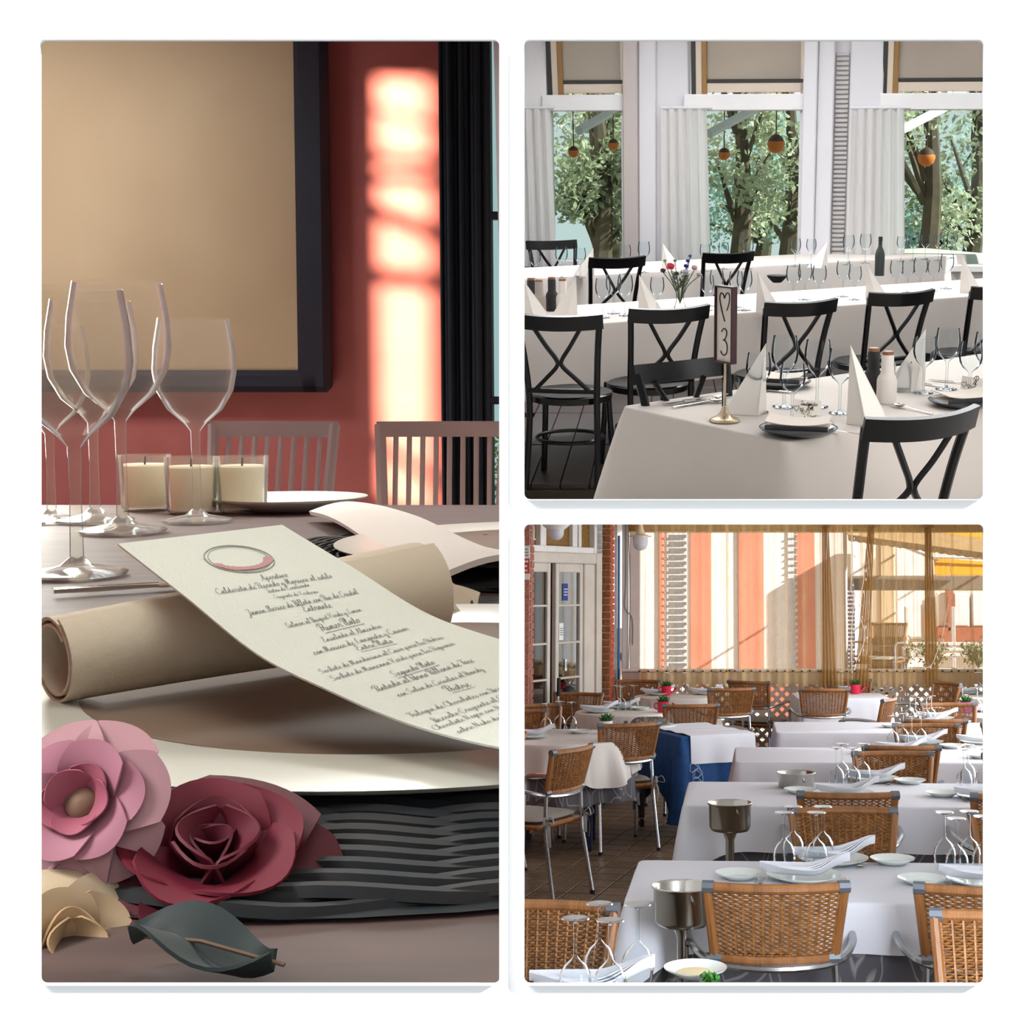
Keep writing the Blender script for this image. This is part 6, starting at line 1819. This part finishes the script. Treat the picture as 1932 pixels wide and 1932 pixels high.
for body, x0, y0, x1, y1, under in LINES:
    (ua, ta), (ub, tb_) = menu_uv(x0, y0), menu_uv(x1, y1)
    strokes, w_ = written(body)
    k = (ub - ua) * MW.length / w_; hk = 1.6 * k; pen = .027
    for pts in strokes:
        b0 = len(LV); n_ = len(pts)
        for i_, (x, y) in enumerate(pts):
            a_, c_ = pts[max(i_ - 1, 0)], pts[min(i_ + 1, n_ - 1)]
            dx, dy = c_[0] - a_[0], c_[1] - a_[1]; l_ = math.hypot(dx, dy) or 1
            wdt_ = pen * (.7 + .6 * abs(dy) / l_)
            for sg_ in (1, -1):
                qx, qy = x - dy / l_ * wdt_ * sg_, y + dx / l_ * wdt_ * sg_
                f_ = qx / w_
                LV.append(menu_pt(ua + (ub - ua) * f_, ta + (tb_ - ta) * f_ - qy * hk, .0022))
        LF += [(b0 + 2 * i_, b0 + 2 * i_ + 1, b0 + 2 * i_ + 3, b0 + 2 * i_ + 2) for i_ in range(n_ - 1)]
    if under:
        b0 = len(LV)
        for f_, dt in ((0, .006), (1, .006), (1, .0072), (0, .0072)): LV.append(menu_pt(ua + (ub - ua) * f_, ta + (tb_ - ta) * f_ + dt, .0022))
        LF.append((b0, b0 + 1, b0 + 2, b0 + 3))
lt.from_pydata(LV, [], LF); lt.materials.append(inkg)
q = link('lettering', lt, mn, kind='stuff'); cutr(q)
# round floral emblem at the head of the card
uc, tc_ = menu_uv(452, 1057)
em = MB(); rnd = random.Random(6)
def ring(rr, w__, m):
    pts = [menu_pt(uc + rr * math.cos(a) / MW.length, tc_ + rr * math.sin(a), .0024) for a in (6.2832 * i / m for i in range(m))]
    em.tube(pts, w__, 4, closed=True)
ring(.048, .0009, 40); ring(.043, .0005, 40)
em.build('emblem_ring', mat('emblem_grey', (150, 154, 144), .8), mn, 60)
em = MB()
for k in range(14):
    a = R(20) + k * R(11); c = Vector((.042 * math.cos(a), .034 * math.sin(a)))
    pts = [(menu_pt(uc + (c.x + .007 * math.cos(b) * (1 + .3 * math.sin(2 * b + k))) / MW.length, tc_ + c.y + .006 * math.sin(b), .003)) for b in (6.2832 * i / 8 for i in range(8))]
    em.add(pts, [tuple(range(8))])
em.build('emblem_flowers', mat('emblem_pink', (176, 130, 130), .8), mn, 0)

# glasses and votive candles
bigglass = glass_mat('bar_glass', (252, 252, 248), .12, .12, .10)  # share of white painted in for the soft glow of highlights
def goblet():
    t = thing('wine_goblet', '', 'glass')
    MB().lathe([(r * 1.0, z) for r, z in GOBLET[7:]], 32, cap=False).build('bowl', bigglass, t)
    MB().lathe(GOBLET[:8], 20, cap=False).build('stem', bigglass, t)
    return t
for px, py, k, lab in ((146, 1086, 3.3, 'clear goblet nearest at far left behind the rolled napkin'), (232, 1005, 3.75, 'tallest clear goblet left of centre'), (372, 985, 3.3, 'clear goblet in front of picture corner'), (98, 985, 3.2, 'clear goblet at left edge, farther back'), (180, 985, 3.6, 'slim clear goblet between the tall ones')):
    p = R1.z(px, py, .002); put(goblet, lab, 'glass', R1, tuple(p), 0, 'goblets of the close-up', X=Matrix.Diagonal((k, k, k, 1)))
wax = mat('wax', (246, 240, 226), .6, trans=.4)
def votive():
    t = thing('votive_candle', '', 'candle')
    MB().lathe([(.03, 0), (.034, .004), (.037, .062), (.035, .062), (.032, .006)], 20, cap=False).build('cup', bigglass, t)
    MB().lathe([(.001, .004), (.031, .004), (.033, .05), (.03, .052), (.001, .05)], 20).build('wax', wax, t); MB().tube([(0, 0, .05), (.001, 0, .06)], .0015, 5).build('wick', mat('wick', (40, 34, 30), .9), t)
    return t
for px, py, lab in ((275, 962, 'left of three pale votive candles by the goblets'), (362, 968, 'middle of three pale votive candles by the goblets'), (458, 966, 'right of three pale votive candles by the goblets')):
    p = R1.z(px, py, .002); put(votive, lab, 'candle', R1, tuple(p), 0, 'votive candles', X=Matrix.Diagonal((2.6, 2.6, 3.4, 1)))
kn = put(knife, 'bright knife beside the upper left of the menu', 'knife', R1, tuple(R1.z(300, 1112, .004)), R(-62), None, X=Matrix.Scale(2.2, 4))

# roses in the foreground
def petal_mesh(name, m, w, h, cup, roll):
    """A petal rising from its base: cupped across, rolling outward (towards -y) at its lip."""
    def f(u, v):
        x = 2 * u - 1
        wd_ = w * (.30 + .70 * math.sin(math.pi * min(1, .08 + .62 * v)) ** .8)
        zz = h * v * (1 - .10 * x * x)
        return Vector((wd_ * x, cup * w * x * x * (.4 + .6 * v) - roll * h * v ** 3 + .10 * h * math.sin(math.pi * v), zz - .25 * roll * h * v ** 4))
    return MB().slab(f, 10, 10, .03 * h).mesh(name, m, 60)
def rose(name, label, px, py, y, r, rings, tilt, rz=0.0, core=None):
    p = R1.y(px, py, y)
    t = thing(name, label, 'flower', R1, tuple(p), rz, None, RX(tilt))
    for i_, (cnt, col, tl, w_, h_, cup, roll, rad) in enumerate(rings):
        me = petal_mesh('petal', mat('petal_%d_%d_%d' % col, col, .65, trans=.25, ), r * w_, r * h_, cup, roll)
        for k in range(cnt):
            q = link('petal', me, t); a = 6.2832 * k / cnt + i_ * .7
            q.matrix_local = RZ(a) @ T(0, -r * rad, -.35 * r) @ RX(R(tl + 5 * math.sin(k * 2.3)))
    if core: MB().lathe([(.001, .12 * r), (r * .22, .06 * r), (r * .30, -.12 * r), (.001, -.4 * r)], 14).build('heart', mat('core_%d_%d_%d' % core, core, .8), t, 60)
    MB().tube(curve([(0, 0, -.35 * r), (.02, 0, -.9 * r), (.05, .03, -1.3 * r)], 6), r * .06, 6).build('stem', green, t)
    return t
rose('pink_rose', 'pale pink open flower with brown heart at left edge', 152, 1515, 1.24, .058, [(7, (180, 136, 142), 68, .62, 1.30, .25, .25, .10), (6, (172, 112, 128), 46, .50, 1.08, .35, .2, .10), (5, (160, 84, 102), 26, .36, .80, .5, .1, .12)], R(62), 0, (116, 88, 70))
rose('crimson_rose', 'dark crimson rose lying beside the pink flower', 400, 1655, 1.27, .082, [(5, (84, 10, 28), 52, .80, 1.45, .3, .35, .08), (5, (108, 14, 38), 30, .66, 1.30, .5, .22, .10), (4, (96, 12, 34), 14, .46, 1.15, .8, .1, .10), (3, (90, 12, 34), 5, .28, 1.0, 1.0, .05, .07)], R(28), .4)
rose('cream_rose', 'cream rose at lower left corner', 118, 1805, 1.16, .058, [(6, (212, 192, 160), 60, .66, 1.35, .3, .3, .08), (5, (206, 180, 144), 36, .54, 1.15, .45, .2, .10), (4, (196, 164, 124), 16, .40, 1.0, .8, .1, .10)], R(52), .8)
lf = thing('shade_leaf', 'dark leaf shape added for the shading under the crimson rose', 'leaf', R1, tuple(R1.z(380, 1800, .02)), R(-20))
MB().slab(lambda u, v: Vector((.13 * (v - .5), .038 * (u - .5) * 2 * math.sin(math.pi * min(max(v, .02), .98)) ** .8, .012 * math.sin(6 * v) + .03 * abs(u - .5))), 8, 14, .003).build('blade', mat('leaf_shade_dark', (22, 38, 38), .6), lf, 60)  # near-black blade put in for the shading below the rose
MB().tube([(-.065, 0, .006), (0, 0, .010), (.075, 0, .002)], .0018, 5).build('midrib', mat('rib_brown', (110, 86, 66), .7), lf)
